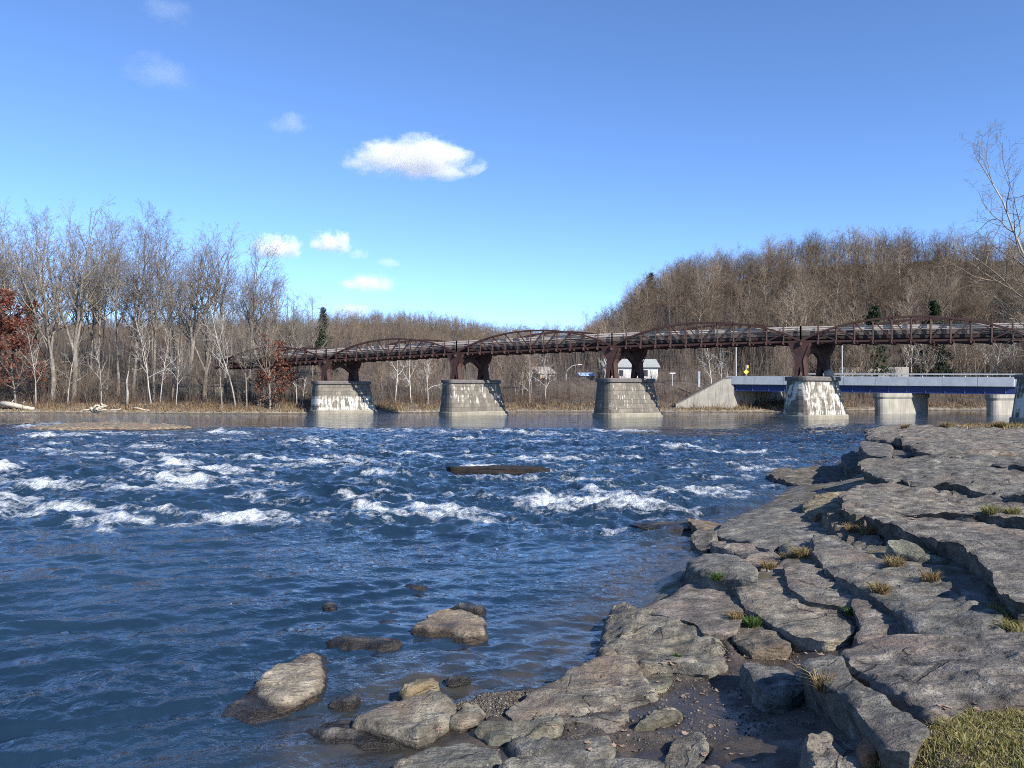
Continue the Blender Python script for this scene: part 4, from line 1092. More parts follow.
# ------------------------------------------------------------------ left bank
rnd = random.Random(5)
LB = 'tall bare trees of the left bank'
def bank(px, dback, hpx_top, kind, name, label, group=None, tint=(1,1,1), wid=1.0, rot=None):
    u = (px-512)/F; D = float(np.interp(px, FARD_PX, FARD)); d = D+dback
    x = u*d; z = gz(x, d)
    h = H+(HOR-hpx_top)/F*d-z
    return TK[kind].place(name, x, d, z-.1, h, rnd.uniform(0, 6.28) if rot is None else rot, label, 'tree', group, tint, wid)
big = [(222,3,300,('tall',2),'low bare tree in front of the left bridge end'),(247,2.5,312,('tall',0),'bare tree standing before the left bridge span'),(270,2.5,318,('vase',3),'spreading bare tree before the small red leaved one'),(-22,10,196,('vase',0),'broad grey tree cut by the left edge of the picture'),(8,16,197,('tall',1),'tall grey tree above the red leaved tree'),
 (52,9,205,('vase',1),'broad heavy limbed bare tree forking low on the left bank'),(74,12,207,('vase',2),'bare tree with a wide fan of limbs right beside the heavy forked one'),
 (100,20,214,('tall',2),'slender bare tree between the fan limbed tree and the tallest one'),(133,14,203,('tall',0),'tallest straight bare tree of the left bank'),
 (154,11,212,('tall',3),'bare tree standing just right of the tallest straight one'),(118,18,218,('tall',4),'grey bare tree just left of the tallest one'),
 (188,12,224,('vase',3),'bare tree with a dense rounded fan crown'),(204,15,232,('vase',0),'bare tree with a darker crown right of the dense fan crown'),
 (226,13,224,('tall',2),'bare tree whose thin top reaches into the small cloud'),(249,14,233,('tall',1),'bare tree with a pointed top right of the cloud reaching one'),
 (264,17,258,('vase',1),'rounded bare tree at the end of the tall left row'),(296,20,280,('vase',2),'low spreading bare tree left of the dark spruce'),
 (312,24,292,('tall',4),'thin bare tree just before the dark spruce'),(30,22,208,('tall',3),'bare tree with many thin upright limbs behind the red leaved tree'),
 (172,20,228,('tall',4),'thin bare tree in the gap left of the dense fan crown'),(88,26,210,('tall',0),'straight bare tree rising behind the fan limbed tree')]
for px, db, yt, k, lab in big:
    bank(px, db, yt, k, 'bare_tree', lab, LB, tint=tuple(np.array((1,1,1))*rnd.uniform(.8, 1.15)), wid=1.0)
for q in range(46):
    px = rnd.uniform(-120, 300); yt = np.interp(px, [-120,100,160,250,330], [215,222,232,262,305])+rnd.uniform(-4, 40)
    bank(px, rnd.uniform(22, 60), yt, ('tall', rnd.randrange(5)), 'bare_tree', 'one of the many thin grey trees standing farther back on the left bank', 'grey trees farther back on the left bank', tint=tuple(np.array((1,.97,.93))*rnd.uniform(.6, 1.0)), wid=.7)
# pale sycamores at the water
pale = [(67,5,324,('syc',0),'white barked sapling standing before the heavy forked tree'),(36,4,322,('syc',1),'thin pale tree beside the red leaved tree'),
 (101,4,338,('syc',2),'small pale tree with wide low branches'),(152,4,300,('syc',3),'thin pale tree below the right side of the tallest bare tree'),
 (160,6,318,('syc',0),'pale tree between the thin pale one and the dense fan crown'),(176,5,330,('syc',1),'pale tree directly below the dense fan crown'),
 (236,4,296,('syc',3),'tallest pale tree at the left end of the brown bridge'),(258,5,352,('syc',2),'short pale tree under the left bridge span'),
 (302,3,352,('syc',0),'short pale tree touching the first stone pier'),(297,4.5,336,('syc',1),'taller pale tree just left of the first stone pier')]
for px, db, yt, k, lab in pale:
    bank(px, db, yt, k, 'pale_tree', lab, 'pale barked trees at the water', wid=.9, rot={297: 0.0, 36: 2.8}.get(px))
# broken snag
def snag(px, db, yt, lab):
    d = float(np.interp(px, FARD_PX, FARD))+db; x = (px-512)/F*d; z = gz(x, d); h = H+(HOR-yt)/F*d-z
    e = empty('tree_snag', (x, d, z)); tag(e, lab, 'dead tree')
    m = MB(); m.tube([(0,0,-.3),(.1,0,h*.35),(-.05,0,h*.7),(.25,0,h)], [.22,.17,.13,.04]); o = m.build('trunk', M['pale'], None, True); o.parent = e
    m = MB(); m.tube([(.06,0,h*.55),(.5,-.1,h*.62),(.75,-.1,h*.60)], [.07,.04,.02], 5); o = m.build('limb', M['pale'], None, True); o.parent = e
snag(127, 3.5, 371, 'short broken pale trunk without a crown')
# ------------------------------------------------------------------ red leaved trees
def red_tree(px, db, ytop, wpx, lab, seed, nleaf):
    d = float(np.interp(px, FARD_PX, FARD))+db; x = (px-512)/F*d; z = gz(x, d); h = H+(HOR-ytop)/F*d-z; w = wpx/F*d/2
    rg = np.random.RandomState(seed)
    o = grow(seed, h, dict(cnt=[18,8,5,2], lo=[.10,.2,.2,.2], ang=[66,45,45,45], ratio=[.42,.5,.5,.5], levels=3, r0=.012))
    e = empty('red_leaved_tree', (x, d, z)); tag(e, lab, 'tree', 'red leaved trees')
    tv, tf = tubes(o[0], 6); t = mesh_np('trunk', tv, tf, M['bark'], True, e)
    parts = [tubes(o[l], 3) for l in (1, 2, 3)]; V = []; Q = []; b = 0
    for v, f in parts: V.append(v); Q.append(f+b); b += len(v)
    mesh_np('limbs', np.concatenate(V), np.concatenate(Q), M['twig'], True, e)
    ends = np.array([tuple(p[k]) for p, r in o[3]+o[2] for k in range(1, len(p))])
    c = ends[rg.randint(0, len(ends), nleaf)]+rg.normal(0, .22, (nleaf, 3))
    rr = np.hypot(c[:, 0], c[:, 1]); keep = (rr < w*1.25) & (c[:, 2] > h*.10)
    c = c[keep]; leaf_cards('foliage', c, .24, M['redleaf'], e, rg)
def leaf_cards(name, c, s, mat, parent, rg, tall_=1.6):
    n = len(c); a = rg.normal(size=(n, 3)); a /= np.linalg.norm(a, axis=1, keepdims=True); b = np.cross(a, rg.normal(size=(n, 3))); b /= np.linalg.norm(b, axis=1, keepdims=True)
    k = s*rg.uniform(.6, 1.4, (n, 1))
    V = np.stack([c-a*k*tall_/2, c+b*k*.5, c+a*k*tall_/2, c-b*k*.5], 1).reshape(-1, 3)
    return mesh_np(name, V, np.arange(4*n).reshape(-1, 4), mat, False, parent)
red_tree(16, 5, 312, 42, 'dark red leaved tree at the far left of the bank', 11, 8000)
red_tree(276, 3.5, 348, 34, 'small red leaved tree left of the first stone pier', 12, 2000)
red_tree(-28, 6, 330, 40, 'red leaved bush cut by the left edge', 13, 3000)
# ------------------------------------------------------------------ conifers
def conifer(px, d, ybase, ytop, wpx, lab, seed, n=2600, name='conifer', shape=1.15):
    x = (px-512)/F*d; z = min(gz(x, d), H+(HOR-ybase)/F*d) if ybase else gz(x, d)
    h = max(6.5, H+(HOR-ytop)/F*d-z); w = wpx/F*d/2; rg = np.random.RandomState(seed)
    e = empty(name, (x, d, z)); tag(e, lab, 'tree', 'evergreens')
    m = MB(); m.tube([(0,0,-.5),(0,0,h*.5),(.05,0,h*.97)], [h*.014, h*.009, .02], 6); o = m.build('trunk', M['bark'], None, True); o.parent = e
    lv = int(h*1.7); cs = []
    for k in range(lv):
        t = k/lv; zz = h*(.12+.87*t); R = w*((1-t)**shape)*rg.uniform(.75, 1.15)+.03
        for q in range(6):
            a = rg.uniform(0, 6.28); L = R*rg.uniform(.6, 1.1); m_ = max(4, int(n/(lv*6)))
            s = rg.rand(m_)**.6
            cs.append(np.c_[np.cos(a)*L*s, np.sin(a)*L*s, zz-.28*L*s**1.5+.10*L*s]+rg.normal(0, .06+.035*w, (m_, 3)))
    leaf_cards('foliage', np.concatenate(cs), max(.17, h*.014), M['needle'], e, rg, 2.2)
conifer(323, 150, None, 306, 50, 'dark spruce standing between the left trees and the centre hill', 21)
conifer(651, 250, None, 272, 26, 'dark pine at the crest where the right hill begins', 22, 3600, shape=.6)
conifer(643, 246, None, 288, 26, 'evergreen on the lower shoulder of the right hill', 23)
conifer(873, 150, None, 305, 40, 'dark green pine low on the right hill above the pale rail', 24, 5200, shape=.5)
conifer(934, 153, None, 299, 38, 'rounded green pine on the right hill near the right edge', 25, 5200, shape=.5)
conifer(812, 215, None, 292, 18, 'half hidden dark evergreen in the middle of the right hill', 26, 1800)
conifer(738, 165, None, 340, 26, 'dark evergreen behind the slim pole under the bridge', 27, 1800)
conifer(846, 158, None, 335, 24, 'dark evergreen beside the long plain wall', 28, 1800)
# ------------------------------------------------------------------ sycamores behind the bridges
SYC = [(530,7,352,('syc',0),'pale sycamore with spread limbs behind the gap of the second span'),(545,8,350,('syc',1),'pale sycamore just right of the spread limbed one'),
 (428,6,350,('syc',3),'thin pale tree left of the second stone pier'),(395,6,342,('syc',2),'thin pale tree behind the first full span'),(411,7,340,('syc',0),'thin pale tree near the middle of the first full span'),
 (712,14,338,('syc',2),'white many limbed sycamore above the concrete wing wall'),(722,16,342,('syc',0),'pale sycamore just right of the many limbed one'),
 (857,22,330,('syc',1),'white forked sycamore left of the long plain wall end'),(868,21,326,('syc',3),'white forked sycamore beside the leftmost one behind the blue bridge'),
 (910,18,322,('syc',0),'straight white sycamore behind the blue bridge'),(914,24,330,('syc',2),'thin white sycamore close to the straight one'),(928,18,324,('syc',1),'white sycamore right of the straight one behind the blue bridge'),
 (950,22,328,('syc',3),'faint pale sycamore in the middle of the right group'),(962,18,320,('syc',2),'bright white slim sycamore of the right group'),
 (985,18,330,('syc',0),'shorter white sycamore left of the tall one near the right end'),(997,19,322,('syc',1),'tall white sycamore near the right end of the blue bridge'),
 (1010,21,325,('syc',3),'thin pale sycamore behind the right end pier'),(890,26,330,('syc',2),'faint thin sycamore above the middle of the wall'),(604,16,338,('syc',1),'thin pale tree left of the white house')]
for px, db, yt, k, lab in SYC:
    bank(px, db, yt, ('wsy', k[1]), 'sycamore', lab, 'pale sycamores behind the bridges', wid=.95)
for q in range(60):
    px = rnd.uniform(330, 1060); yt = rnd.uniform(335, 352)-(10 if px > 840 else 0)
    if 600 < px < 660 or 690 < px < 780: continue
    bank(px, rnd.uniform(9, 30), yt, ('sap', rnd.randrange(2)) if rnd.random() < .5 else ('tall', rnd.randrange(5)), 'bare_sapling', 'one of many small bare trees crowding the far bank below the bridge', 'small bare trees of the far bank', tint=tuple(np.array((1.1,1.0,.92))*rnd.uniform(.75, 1.15)), wid=1.0)
for q in range(34):
    px = rnd.uniform(-40, 330)
    bank(px, rnd.uniform(4, 16), rnd.uniform(345, 375), ('sap', rnd.randrange(2)), 'bare_sapling', 'one of many small bare trees under the tall left bank trees', 'small bare trees of the left bank', tint=tuple(np.array((1.0,.93,.86))*rnd.uniform(.65, 1.1)), wid=1.1)
# ------------------------------------------------------------------ the wooded hills
def hill_spot(px, d):
    x = (px-512)/F*d; return x, d, gz(x, d)
taken = []
cnt = 0
while cnt < 230:
    px = rnd.uniform(585, 1060); R = float(np.interp(px, PXT, RDG)); d = R*(1-.22*rnd.random()**1.6) if cnt < 130 else rnd.uniform(150, R)
    if any(abs(px-a) < 2.2 and abs(d-b) < 6 for a, b in taken): continue
    taken.append((px, d)); x, y, z = hill_spot(px, d)
    TK['hill', rnd.randrange(5)].place('hillside_tree', x, y, z-.3, rnd.uniform(11, 15.5), rnd.uniform(0, 6.28), 'one of the bare grey brown trees covering the right hill', 'tree', 'bare trees on the right hill', tint=tuple(np.array((1.06,.96,.86))*rnd.uniform(.6, 1.6)), wid=1.1)
    cnt += 1
cnt = 0
while cnt < 64:
    px = rnd.uniform(335, 590); R = float(np.interp(px, PXT, RDG)); d = R*(1-.10*rnd.random())
    x, y, z = hill_spot(px, d)
    TK['hill', rnd.randrange(5)].place('ridge_tree', x, y, z-.3, rnd.uniform(8, 11), rnd.uniform(0, 6.28), 'one of the small bare trees along the crest of the centre hill', 'tree', 'bare trees on the centre hill', tint=tuple(np.array((1.0,.95,.90))*rnd.uniform(.8, 1.1)), wid=1.4)
    cnt += 1
# the woods behind them, one mass
def woods(name, label, spots, hr, mat, kinds):
    Vs, Fs, b = [], [], 0
    rg = np.random.RandomState(7)
    for (x, y, z) in spots:
        k = TK['hill', kinds[rg.randint(len(kinds))]]; a = rg.uniform(0, 6.28); s = rg.uniform(*hr)/k.h; w_ = s*rg.uniform(1.0, 1.5)
        V = k.V; c, si = math.cos(a), math.sin(a)
        Vs.append(np.c_[(V[:, 0]*c-V[:, 1]*si)*w_+x, (V[:, 0]*si+V[:, 1]*c)*w_+y, V[:, 2]*s+z-.3].astype(np.float32)); Fs.append(k.F+b); b += len(V)
    o = mesh_np(name, np.concatenate(Vs), np.concatenate(Fs), mat, False); tag(o, label, 'woods', kind='stuff'); return o
sp = []
for q in range(560):
    px = rnd.uniform(590, 1120); R = float(np.interp(px, PXT, RDG)); sp.append(hill_spot(px, 146+(R*1.03-146)*rnd.random()**.6))
o = woods('hillside_woods', 'bare grey brown woods filling the right hill', sp, (10, 14), M['twig'], [0,1,2]); o.color = (.68, .59, .50, 1)
sp = []
for q in range(300):
    px = rnd.uniform(320, 600); R = float(np.interp(px, PXT, RDG)); sp.append(hill_spot(px, rnd.uniform(165, R)))
for q in range(150):
    px = rnd.uniform(-60, 335); R = float(np.interp(px, PXT, RDG)); sp.append(hill_spot(px, rnd.uniform(190, R)))
o = woods('distant_woods', 'bare woods on the hill behind the river', sp, (7, 11), M['twig'], [2,3,4]); o.color = (.96, .86, .76, 1)
# ------------------------------------------------------------------ brush and reeds of the far bank (uncountable)
def stems(name, label, n, f, mat, seed, width=.035, lean=.35, seg=2):
    rg = np.random.RandomState(seed); x, y, h = f(rg, n)
    z = ground_z(x, y)-.05
    a = rg.uniform(0, 6.28, n); dx = rg.normal(0, lean, n)*h; dy = rg.normal(0, lean, n)*h
    w = width*rg.uniform(.6, 1.4, n)
    ux, uy = np.cos(a)*w, np.sin(a)*w
    b = np.c_[x, y, z]; mid = np.c_[x+dx*.35, y+dy*.35, z+h*.55]; tip = np.c_[x+dx, y+dy, z+h]
    U = np.c_[ux, uy, 0*ux]
    V = np.stack([b-U, b+U, mid+U*.7, mid-U*.7, tip], 1).reshape(-1, 3); i = np.arange(n)[:, None]*5
    o = mesh_np(name, V, [i+np.array([[0,1,2,3]]), i+np.array([[3,2,4]])], mat, False); tag(o, label, 'brush', kind='stuff'); return o
def along(px0, px1, t0, t1, h0, h1, clump=.5):
    def f(rg, n):
        px = rg.uniform(px0, px1, n); t = t0+(t1-t0)*rg.rand(n)**1.2
        D = np.interp(px, FARD_PX, FARD); y = D+t; x = (px-512)/F*y
        c = np.clip(.5+clump*fbm(x*.35, y*.35, 0, 3, 91)*1.6, .12, 1.5)
        return x, y, rg.uniform(h0, h1, n)*c
    return f
stems('dry_reeds', 'tan dead grass and reeds along the far water edge', 26000, along(-150, 1150, .6, 6, .3, 1.1), M['tanreed'], 1, .04, .3)
stems('rusty_brush', 'rusty brown brush along the far bank', 20000, along(-150, 1150, 1.5, 12, .7, 2.2, .8), M['rusty'], 2, .022, .25)
stems('bare_thicket', 'grey brown bare thicket under the far bank trees', 26000, along(-150, 1150, 5, 34, 1.5, 4.6, .7), M['brush'], 3, .026, .2)
def on_hill(rg, n):
    px = rg.uniform(-80, 1150, n); R = np.interp(px, PXT, RDG); y = 148+(R-148)*rg.rand(n)**.8; x = (px-512)/F*y
    return x, y, rg.uniform(2.5, 8, n)
stems('hill_thicket', 'bare undergrowth on the wooded hills', 80000, on_hill, M['brush'], 4, .05, .16)
# ------------------------------------------------------------------ big sycamore by the right edge
sy = TreeKind(611, 17, dict(fork=.14, nfork=7, forkang=42, cnt=[15,9,6,4], lo=[.2,.2,.15,.15], wob=[.10,.18,.22,.25,.25], ang=[46,44,46,48], ratio=[.36,.5,.52,.58], r0=.0095, min_r=.0055, trop=[.05,.10,.06,.03,.0]), M['pale'], M['bark'])
x, y = 27.0, 37.5
sy.place('big_sycamore', x, y, gz(x, y)-.2, 15.5, 1.7, 'big pale sycamore reaching in over the right edge', 'tree', None, (.95,.92,.88), 1.0)
# ------------------------------------------------------------------ driftwood and bits on the left shore
def log(px0, px1, py0, py1, r, lab, mat='drift', knots=2):
    D = float(np.interp(px0, FARD_PX, FARD))+1.5; a = atd(px0, py0, D); b = atd(px1, py1, D-.8)
    m = MB(); t = b-a; m.tube([a, a+t*.3+Vector((0,0,.08)), a+t*.7-Vector((0,0,.05)), b], [r, r*.95, r*.8, r*.6], 9)
    for k in range(knots): q = a+t*(.3+.35*k); m.tube([q, q+Vector((.2,-.2,.5+.2*k)), q+Vector((.5,-.3,.8))], [r*.4, r*.25, r*.1], 5)
    o = m.build('driftwood_log', M[mat], None, True); tag(o, lab, 'log', 'driftwood on the far bank')
log(2, 34, 403.5, 409, .42, 'thick bleached log lying slanted on the left shore')
log(133, 150, 408, 410.5, .16, 'thin grey log near the water right of the root heap')
log(108, 121, 411, 409, .14, 'short pale log just right of the root heap')
e = at(85, 411.3, .5); m = MB(); rg = random.Random(4)
for k in range(13):
    a = rg.uniform(0, 3.14); L = rg.uniform(.8, 2.4); p = e+Vector((rg.uniform(-.5,.5), 2.5, -.1))
    m.tube([p, p+Vector((math.cos(a)*L*.6, rg.uniform(-.4,.4), math.sin(a)*L*.5)), p+Vector((math.cos(a)*L, rg.uniform(-.6,.6), math.sin(a)*L*.42))], [.2,.13,.04], 6)
o = m.build('uprooted_stump', M['drift'], None, True); tag(o, 'uprooted dark stump with roots on the left shore', 'stump')
# ------------------------------------------------------------------ near ground cover
def pebbles(name, label, poly, n, s0, s1, seed, zoff=0.0, mat='pebble'):
    rg = np.random.RandomState(seed); P = np.array([tuple(at(px, py, .08)) for px, py in poly]); lo, hi = P.min(0), P.max(0)
    c = rg.uniform(lo[:2], hi[:2], (n*3, 2)); c = c[sdist(c[:, 0], c[:, 1], [tuple(p[:2]) for p in P]) > 0][:n]; n = len(c)
    z = ground_z(c[:, 0], c[:, 1])+zoff
    ok = z > .0; c = c[ok]; z = z[ok]; n = len(c)
    base = np.array([(1,0,0),(-1,0,0),(0,1,0),(0,-1,0),(0,0,1),(0,0,-1)], float); fc = np.array([(0,2,4),(2,1,4),(1,3,4),(3,0,4),(2,0,5),(1,2,5),(3,1,5),(0,3,5)])
    s = (s0+(s1-s0)*rg.rand(n)**3)[:, None, None]
    V = base[None]*s*rg.uniform(.6, 1.3, (n, 1, 3))*np.array([1,1,.7])
    V = V+rg.normal(0, .18, V.shape)*s
    V = V+np.c_[c, z][:, None, :]
    o = mesh_np(name, V.reshape(-1, 3), (fc[None]+np.arange(n)[:, None, None]*6).reshape(-1, 3), M[mat], False); tag(o, label, 'gravel', kind='stuff')
pebbles('beach_gravel', 'fine brown gravel of the small beach', [(440,690),(470,680),(500,682),(560,688),(560,700),(500,720),(455,716)], 9000, .004, .016, 1)
pebbles('mud_gravel', 'dark grit and small stones strewn over the wet mud', [(480,768),(560,700),(640,660),(700,640),(800,640),(800,690),(880,768)], 5200, .003, .016, 2)
pebbles('shelf_grit', 'grit and small stones between the rock slabs', [(700,660),(690,560),(760,520),(860,470),(1024,470),(1024,640),(860,690)], 1500, .006, .035, 3)
def blades(name, label, cx, cy, n, r, h0, h1, mat, seed, kind=None, poly=None, zc=None, w=.004, lean=.5, cat='grass'):
    rg = np.random.RandomState(seed)
    if poly is not None:
        P = np.array(poly); lo, hi = P.min(0), P.max(0); c = rg.uniform(lo, hi, (n*3, 2)); c = c[sdist(c[:, 0], c[:, 1], [tuple(p) for p in P])+.13*fbm(c[:, 0]*4, c[:, 1]*5, 0, 3, 8) > 0][:n]
        n = len(c); x, y = c[:, 0], c[:, 1]; z = ground_z(x, y) if zc is None else np.full(n, zc)
        h = rg.uniform(h0, h1, n)*np.clip(.75+.9*fbm(x*3.5, y*3.5, 0, 3, 13), .3, 1.5); org = np.zeros(3)
    else:
        a = rg.uniform(0, 6.28, n); q = r*np.sqrt(rg.rand(n))*.6; x, y = np.cos(a)*q, np.sin(a)*q; z = np.zeros(n)-.01; h = rg.uniform(h0, h1, n)
    a = rg.uniform(0, 6.28, n); l = np.abs(rg.normal(0, lean, n))*h; dx, dy = np.cos(a)*l, np.sin(a)*l
    if poly is None: dx += x*.8; dy += y*.8
    b_ = rg.uniform(0, 6.28, n); ww = w*rg.uniform(.6, 1.3, n); U = np.c_[np.cos(b_)*ww, np.sin(b_)*ww, 0*ww]
    B = np.c_[x, y, z]; m1 = np.c_[x+dx*.3, y+dy*.3, z+h*.55]; tp = np.c_[x+dx, y+dy, z+h*(1-.25*np.minimum(1, l/h))]
    V = np.stack([B-U, B+U, m1+U*.8, m1-U*.8, tp], 1).reshape(-1, 3); i = np.arange(n)[:, None]*5
    o = mesh_np(name, V, [i+np.array([[0,1,2,3]]), i+np.array([[3,2,4]])], mat, False)
    return o
def gp(px, py):
    u = (px-512)/F; v = (HOR-py)/F; ds = np.geomspace(2.0, 60, 900); g_ = ground_z(u*ds, ds, False); k = int(np.argmax(H+v*ds < g_)); return (u*ds[k], ds[k])
turf = [gp(862,775), gp(900,757), gp(922,741), gp(948,718), gp(980,705), gp(1030,700), gp(1200,700), gp(1250,900), gp(820,900)]
o = blades('turf', '', 0, 0, 36000, 0, .015, .055, M['grass'], 31, poly=turf, w=.0028, lean=.9); tag(o, 'yellow green turf in the bottom right corner', 'grass', kind='stuff')
o = blades('turf', '', 0, 0, 3600, 0, .012, .045, M['dry'], 34, poly=[gp(835,780), gp(885,752), gp(905,738), gp(925,712), gp(965,696), gp(1030,690), gp(1100,700), gp(1000,790)], w=.0026, lean=1.1); tag(o, 'thin dead grass fringing the turf', 'grass', kind='stuff')
o = blades('turf', '', 0, 0, 9000, 0, .05, .14, M['grass'], 32, poly=[gp(998,625), gp(1000,600), gp(1040,596), gp(1090,610), gp(1090,645), gp(1010,640)], w=.005, lean=.8); tag(o, 'clump of yellow green grass at the right edge between the slabs', 'grass', kind='stuff')
o = blades('dead_grass', '', 0, 0, 3000, 0, .05, .24, M['dry'], 33, poly=[tuple(at(px, py, 1.27)[:2]) for px, py in ((930,426.5),(960,425.4),(1100,424.6),(1100,429),(1010,429.5),(950,428))], zc=1.26, w=.02, lean=.8); tag(o, 'dead grass and leaves along the top of the rock shelf', 'grass', kind='stuff')
TUFT = [(718,579,'green','green grass tuft at the foot of the blocky grey boulder',.10,260),(769,569,'dry','brown dead tuft between the grey slabs',.13,300),(801,556,'dry','tan grass patch on the wide grey slab',.16,420),
 (786,558,'dry','small dry tuft left of the tan grass patch',.10,160),(752,625,'green','green grass tuft beside the brown mud',.11,280),(735,618,'dry','dry tuft in the crack between the two flat slabs',.10,200),
 (853,614,'green','bright green rosette plant in the crack behind the pale slab',.10,130),(880,592,'dry','tan tuft in the gap below the long grey slab',.12,300),(868,533,'dry','dead weeds in the gully beside the rubble rock',.16,300),
 (852,531,'dry','brown weeds on the rubble covered rock',.14,220),(823,690,'dry','tall dry weed against the dark face of the wedge boulder',.09,120),(990,513,'grass','mossy grass at the right end of the long flat ledge',.14,300),
 (1012,514,'grass','mossy grass cut by the right edge below the long flat ledge',.14,260),(895,566,'dry','withered grass under the dark hollow',.14,240),(930,580,'dry','withered grass at the right part of the dark hollow',.13,200),
 (905,428,'dry','dead grass on the topmost ledge, left',.2,200),(945,427,'dry','dead grass heap on the topmost ledge, middle',.26,260),(1000,427,'dry','dead grass on the topmost ledge near the right edge',.3,260),
 (677,657,'green','small mossy tuft on the weathered rock hump',.05,90)]
def cast(px, py):
    """the first surface the sight line meets"""
    dg = bpy.context.evaluated_depsgraph_get(); v = Vector(((px-512)/F, 1, (HOR-py)/F)).normalized()
    hit, loc, nrm, idx, ob, mx = SC.ray_cast(dg, Vector((0,0,H)), v); return loc if hit else None
bpy.context.view_layer.update()
spots = [(t, cast(t[0], t[1])) for t in TUFT]
for k, ((px, py, mt, lab, r, n), loc) in enumerate(spots):
    if loc is None or loc.y > 70: continue
    hh2 = r*(1.5 if k == 10 else .85)
    o = blades('grass_tuft', '', 0, 0, n, r, hh2*.5, hh2*1.3, M[mt], 60+k, w=.0045 if loc.y < 14 else .012, lean=.6)
    o.location = loc; tag(o, lab, 'grass tuft', 'grass tufts in the rock cracks')
# ------------------------------------------------------------------ fallen leaves
def leaf_mesh(seed):
    rg = random.Random(seed); n = 15; V = [(0,0,.004)]; 
    for k in range(n):
        a = 6.2832*k/n; r = .5*(1+.45*math.cos(a))*(.72+.42*(k % 2))*rg.uniform(.85, 1.1)
        x, y = r*math.cos(a), r*math.sin(a)*.8; V.append((x, y, .22*x*x+.35*y*y*rg.uniform(.4, 1.6)))
    m = MB(); m.add(V, [(0, 1+k, 1+(k+1) % n) for k in range(n)]); m.bar((-.5,0,.03), (-.85,.05,.08), .03)
    o = m.build('fallen_leaf', M['leaf']); me = o.data; bpy.data.objects.remove(o); return me
LM = [leaf_mesh(k) for k in range(4)]
CL = [(668,663,14,7,9,'curled pale brown leaf among those gathered below the weathered rock hump'),(436,729,12,5,6,'orange brown leaf among those caught behind the smooth boulder'),
 (556,727,9,4,5,'brown leaf among those beside the rectangular block'),(655,690,50,22,13,'single pale leaf scattered over the dark mud'),(735,700,60,30,12,'small leaf scattered in the middle of the wet mud'),
 (912,519,10,4,9,'dry leaf among those along the front of the long flat ledge'),(620,745,40,14,7,'leaf lying around the puddle'),(800,655,30,10,6,'leaf on the mud edge under the pale slab'),
 (720,755,40,10,6,'leaf near the bottom edge of the mud'),(965,707,25,5,5,'leaf lying at the rim of the turf')]
lg = random.Random(9)
bpy.context.view_layer.update()
for px, py, sx, sy_, n, lab in CL:
    for k in range(n):
        loc = cast(px+lg.gauss(0, sx*.5), py+lg.gauss(0, sy_*.5))
        if loc is None or loc.y > 30: continue
        o = bpy.data.objects.new('fallen_leaf', LM[lg.randrange(4)]); COL.objects.link(o)
        s = lg.uniform(.028, .058); o.scale = (s, s, s); o.location = loc+Vector((0, 0, .006)); o.rotation_euler = (lg.uniform(-.3,.3), lg.uniform(-.3,.3), lg.uniform(0, 6.28))
        tag(o, lab, 'leaf', lab.split(' among ')[0]+' cluster '+lab.split()[-1] if False else 'fallen leaves: '+lab)
# puddles
m = MB(); P = [at(px, py, .128) for px, py in ((520,768),(540,738),(600,700),(640,690),(700,700),(690,740),(640,775))]
m.add(P, [tuple(range(len(P)))[::-1]]); o = m.build('puddle_water', M['puddle']); tag(o, 'shallow puddle water between the front slabs', 'puddle', kind='structure')

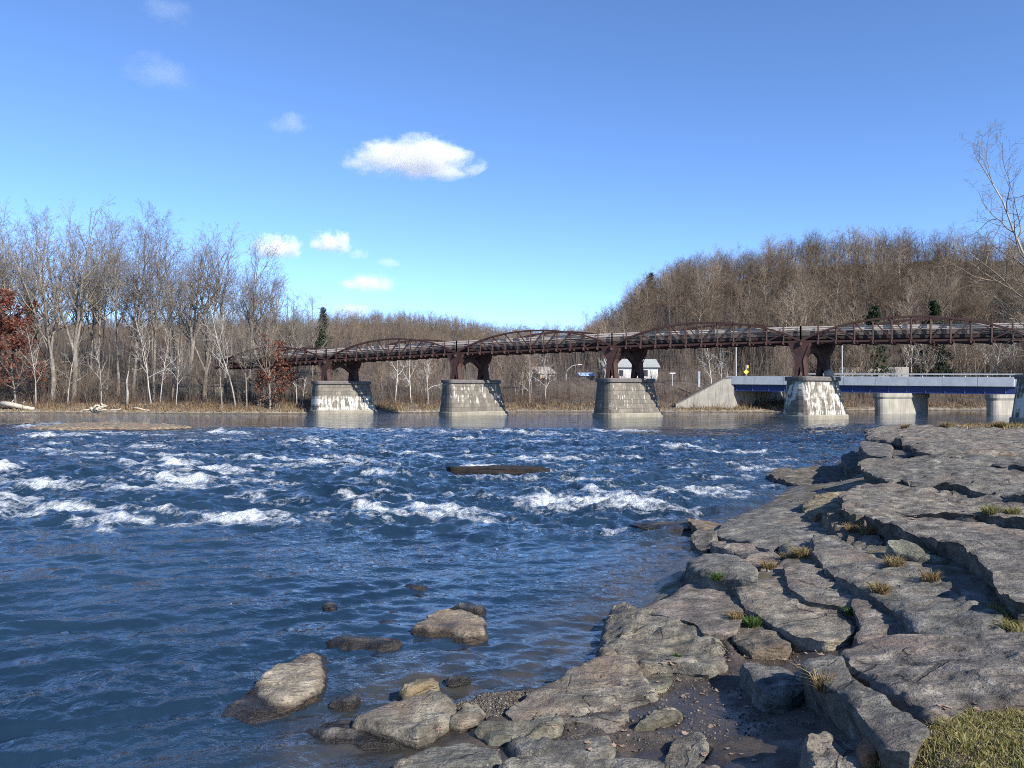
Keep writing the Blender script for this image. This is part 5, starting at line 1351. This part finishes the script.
# ------------------------------------------------------------------ fair weather clouds, real volumes far away
def mat_cloud(dens, seed):
    t = NT('cloud_vapour'); p = t.objc(); x = t.z(p)
    r = t.n('ShaderNodeVectorMath', operation='LENGTH'); t.set(r.inputs[0], p)
    n = t.noise(t.mapp(p, (1.9, 1.9, 1.0), (0, 0, 0), (seed, seed*.7, 0)), 1.0, 7, .62)
    n2 = t.noise(t.mapp(p, (3.6, 3.6, 1.3), (0, 0, 0), (seed*1.3, 0, seed)), 1.0, 4, .6)
    v = t.math('ADD', t.math('MULTIPLY', n, 2.3), t.math('MULTIPLY', n2, 1.0))
    v = t.math('SUBTRACT', v, t.math('MULTIPLY_ADD', r.outputs['Value'], .95, .88))
    floor_ = t.math('MULTIPLY_ADD', x[2], 2.2, 1.55, clamp=True)
    d = t.math('MULTIPLY', t.math('MULTIPLY', v, 2.4, clamp=True), t.math('MULTIPLY', floor_, dens))
    vs = t.n('ShaderNodeVolumePrincipled'); vs.inputs['Color'].default_value = (1, 1, 1, 1); t.set(vs.inputs['Density'], d); vs.inputs['Anisotropy'].default_value = 0
    t.set(t.out.inputs['Volume'], vs.outputs[0]); return t.m
def cloud(x0, x1, y0, y1, dens, lab, seed, d=1800.0, depth=.8):
    a = atd(x0, y1, d); b = atd(x1, y0, d); c = (a+b)/2; s = Vector(((b.x-a.x)/2, (b.x-a.x)/2*depth, (b.z-a.z)/2))
    rg = np.random.RandomState(seed); m = MB(); n = 14; k = 24; rings = []
    for i in range(n+1):
        ph = -math.pi/2+math.pi*i/n
        rings.append([Vector((math.cos(ph)*math.cos(6.2832*j/k), math.cos(ph)*math.sin(6.2832*j/k), math.sin(ph)))*(1.0 if 0 < i < n else 1.0) for j in range(k)])
    rings[0] = [v+Vector((math.cos(6.2832*j/k), math.sin(6.2832*j/k), 0))*.01 for j, v in enumerate(rings[0])]; rings[-1] = [v+Vector((math.cos(6.2832*j/k), math.sin(6.2832*j/k), 0))*.01 for j, v in enumerate(rings[-1])]
    m.loft(rings); o = m.build('cloud', mat_cloud(dens, seed)); o.location = c; o.scale = s
    tag(o, lab, 'cloud', 'small clouds in the blue sky')
CW = 'small clouds'
cloud(336, 492, 140, 179, .026, 'largest white cloud, long and flat bottomed', 3)
cloud(308, 356, 228, 258, .045, 'small round white cloud right of the left trees', 5)
cloud(246, 306, 232, 264, .045, 'white cloud half behind the tops of the left trees', 8)
cloud(334, 402, 272, 297, .022, 'flat thin white cloud above the centre hill', 12)
cloud(330, 374, 301, 323, .016, 'lowest faint cloud just above the centre hill', 15)
cloud(264, 314, 110, 138, .004, 'faint wisp left of the largest cloud', 20)
cloud(120, 200, 52, 94, .0022, 'faint double wisp in the upper left sky', 24)
cloud(138, 198, -6, 28, .0024, 'faint wisp at the top edge of the sky', 31)
cloud(346, 372, 246, 262, .012, 'tiny wisp beside the small round cloud', 37)
cloud(374, 404, 256, 270, .012, 'tiny wisp right of the other tiny one', 41)
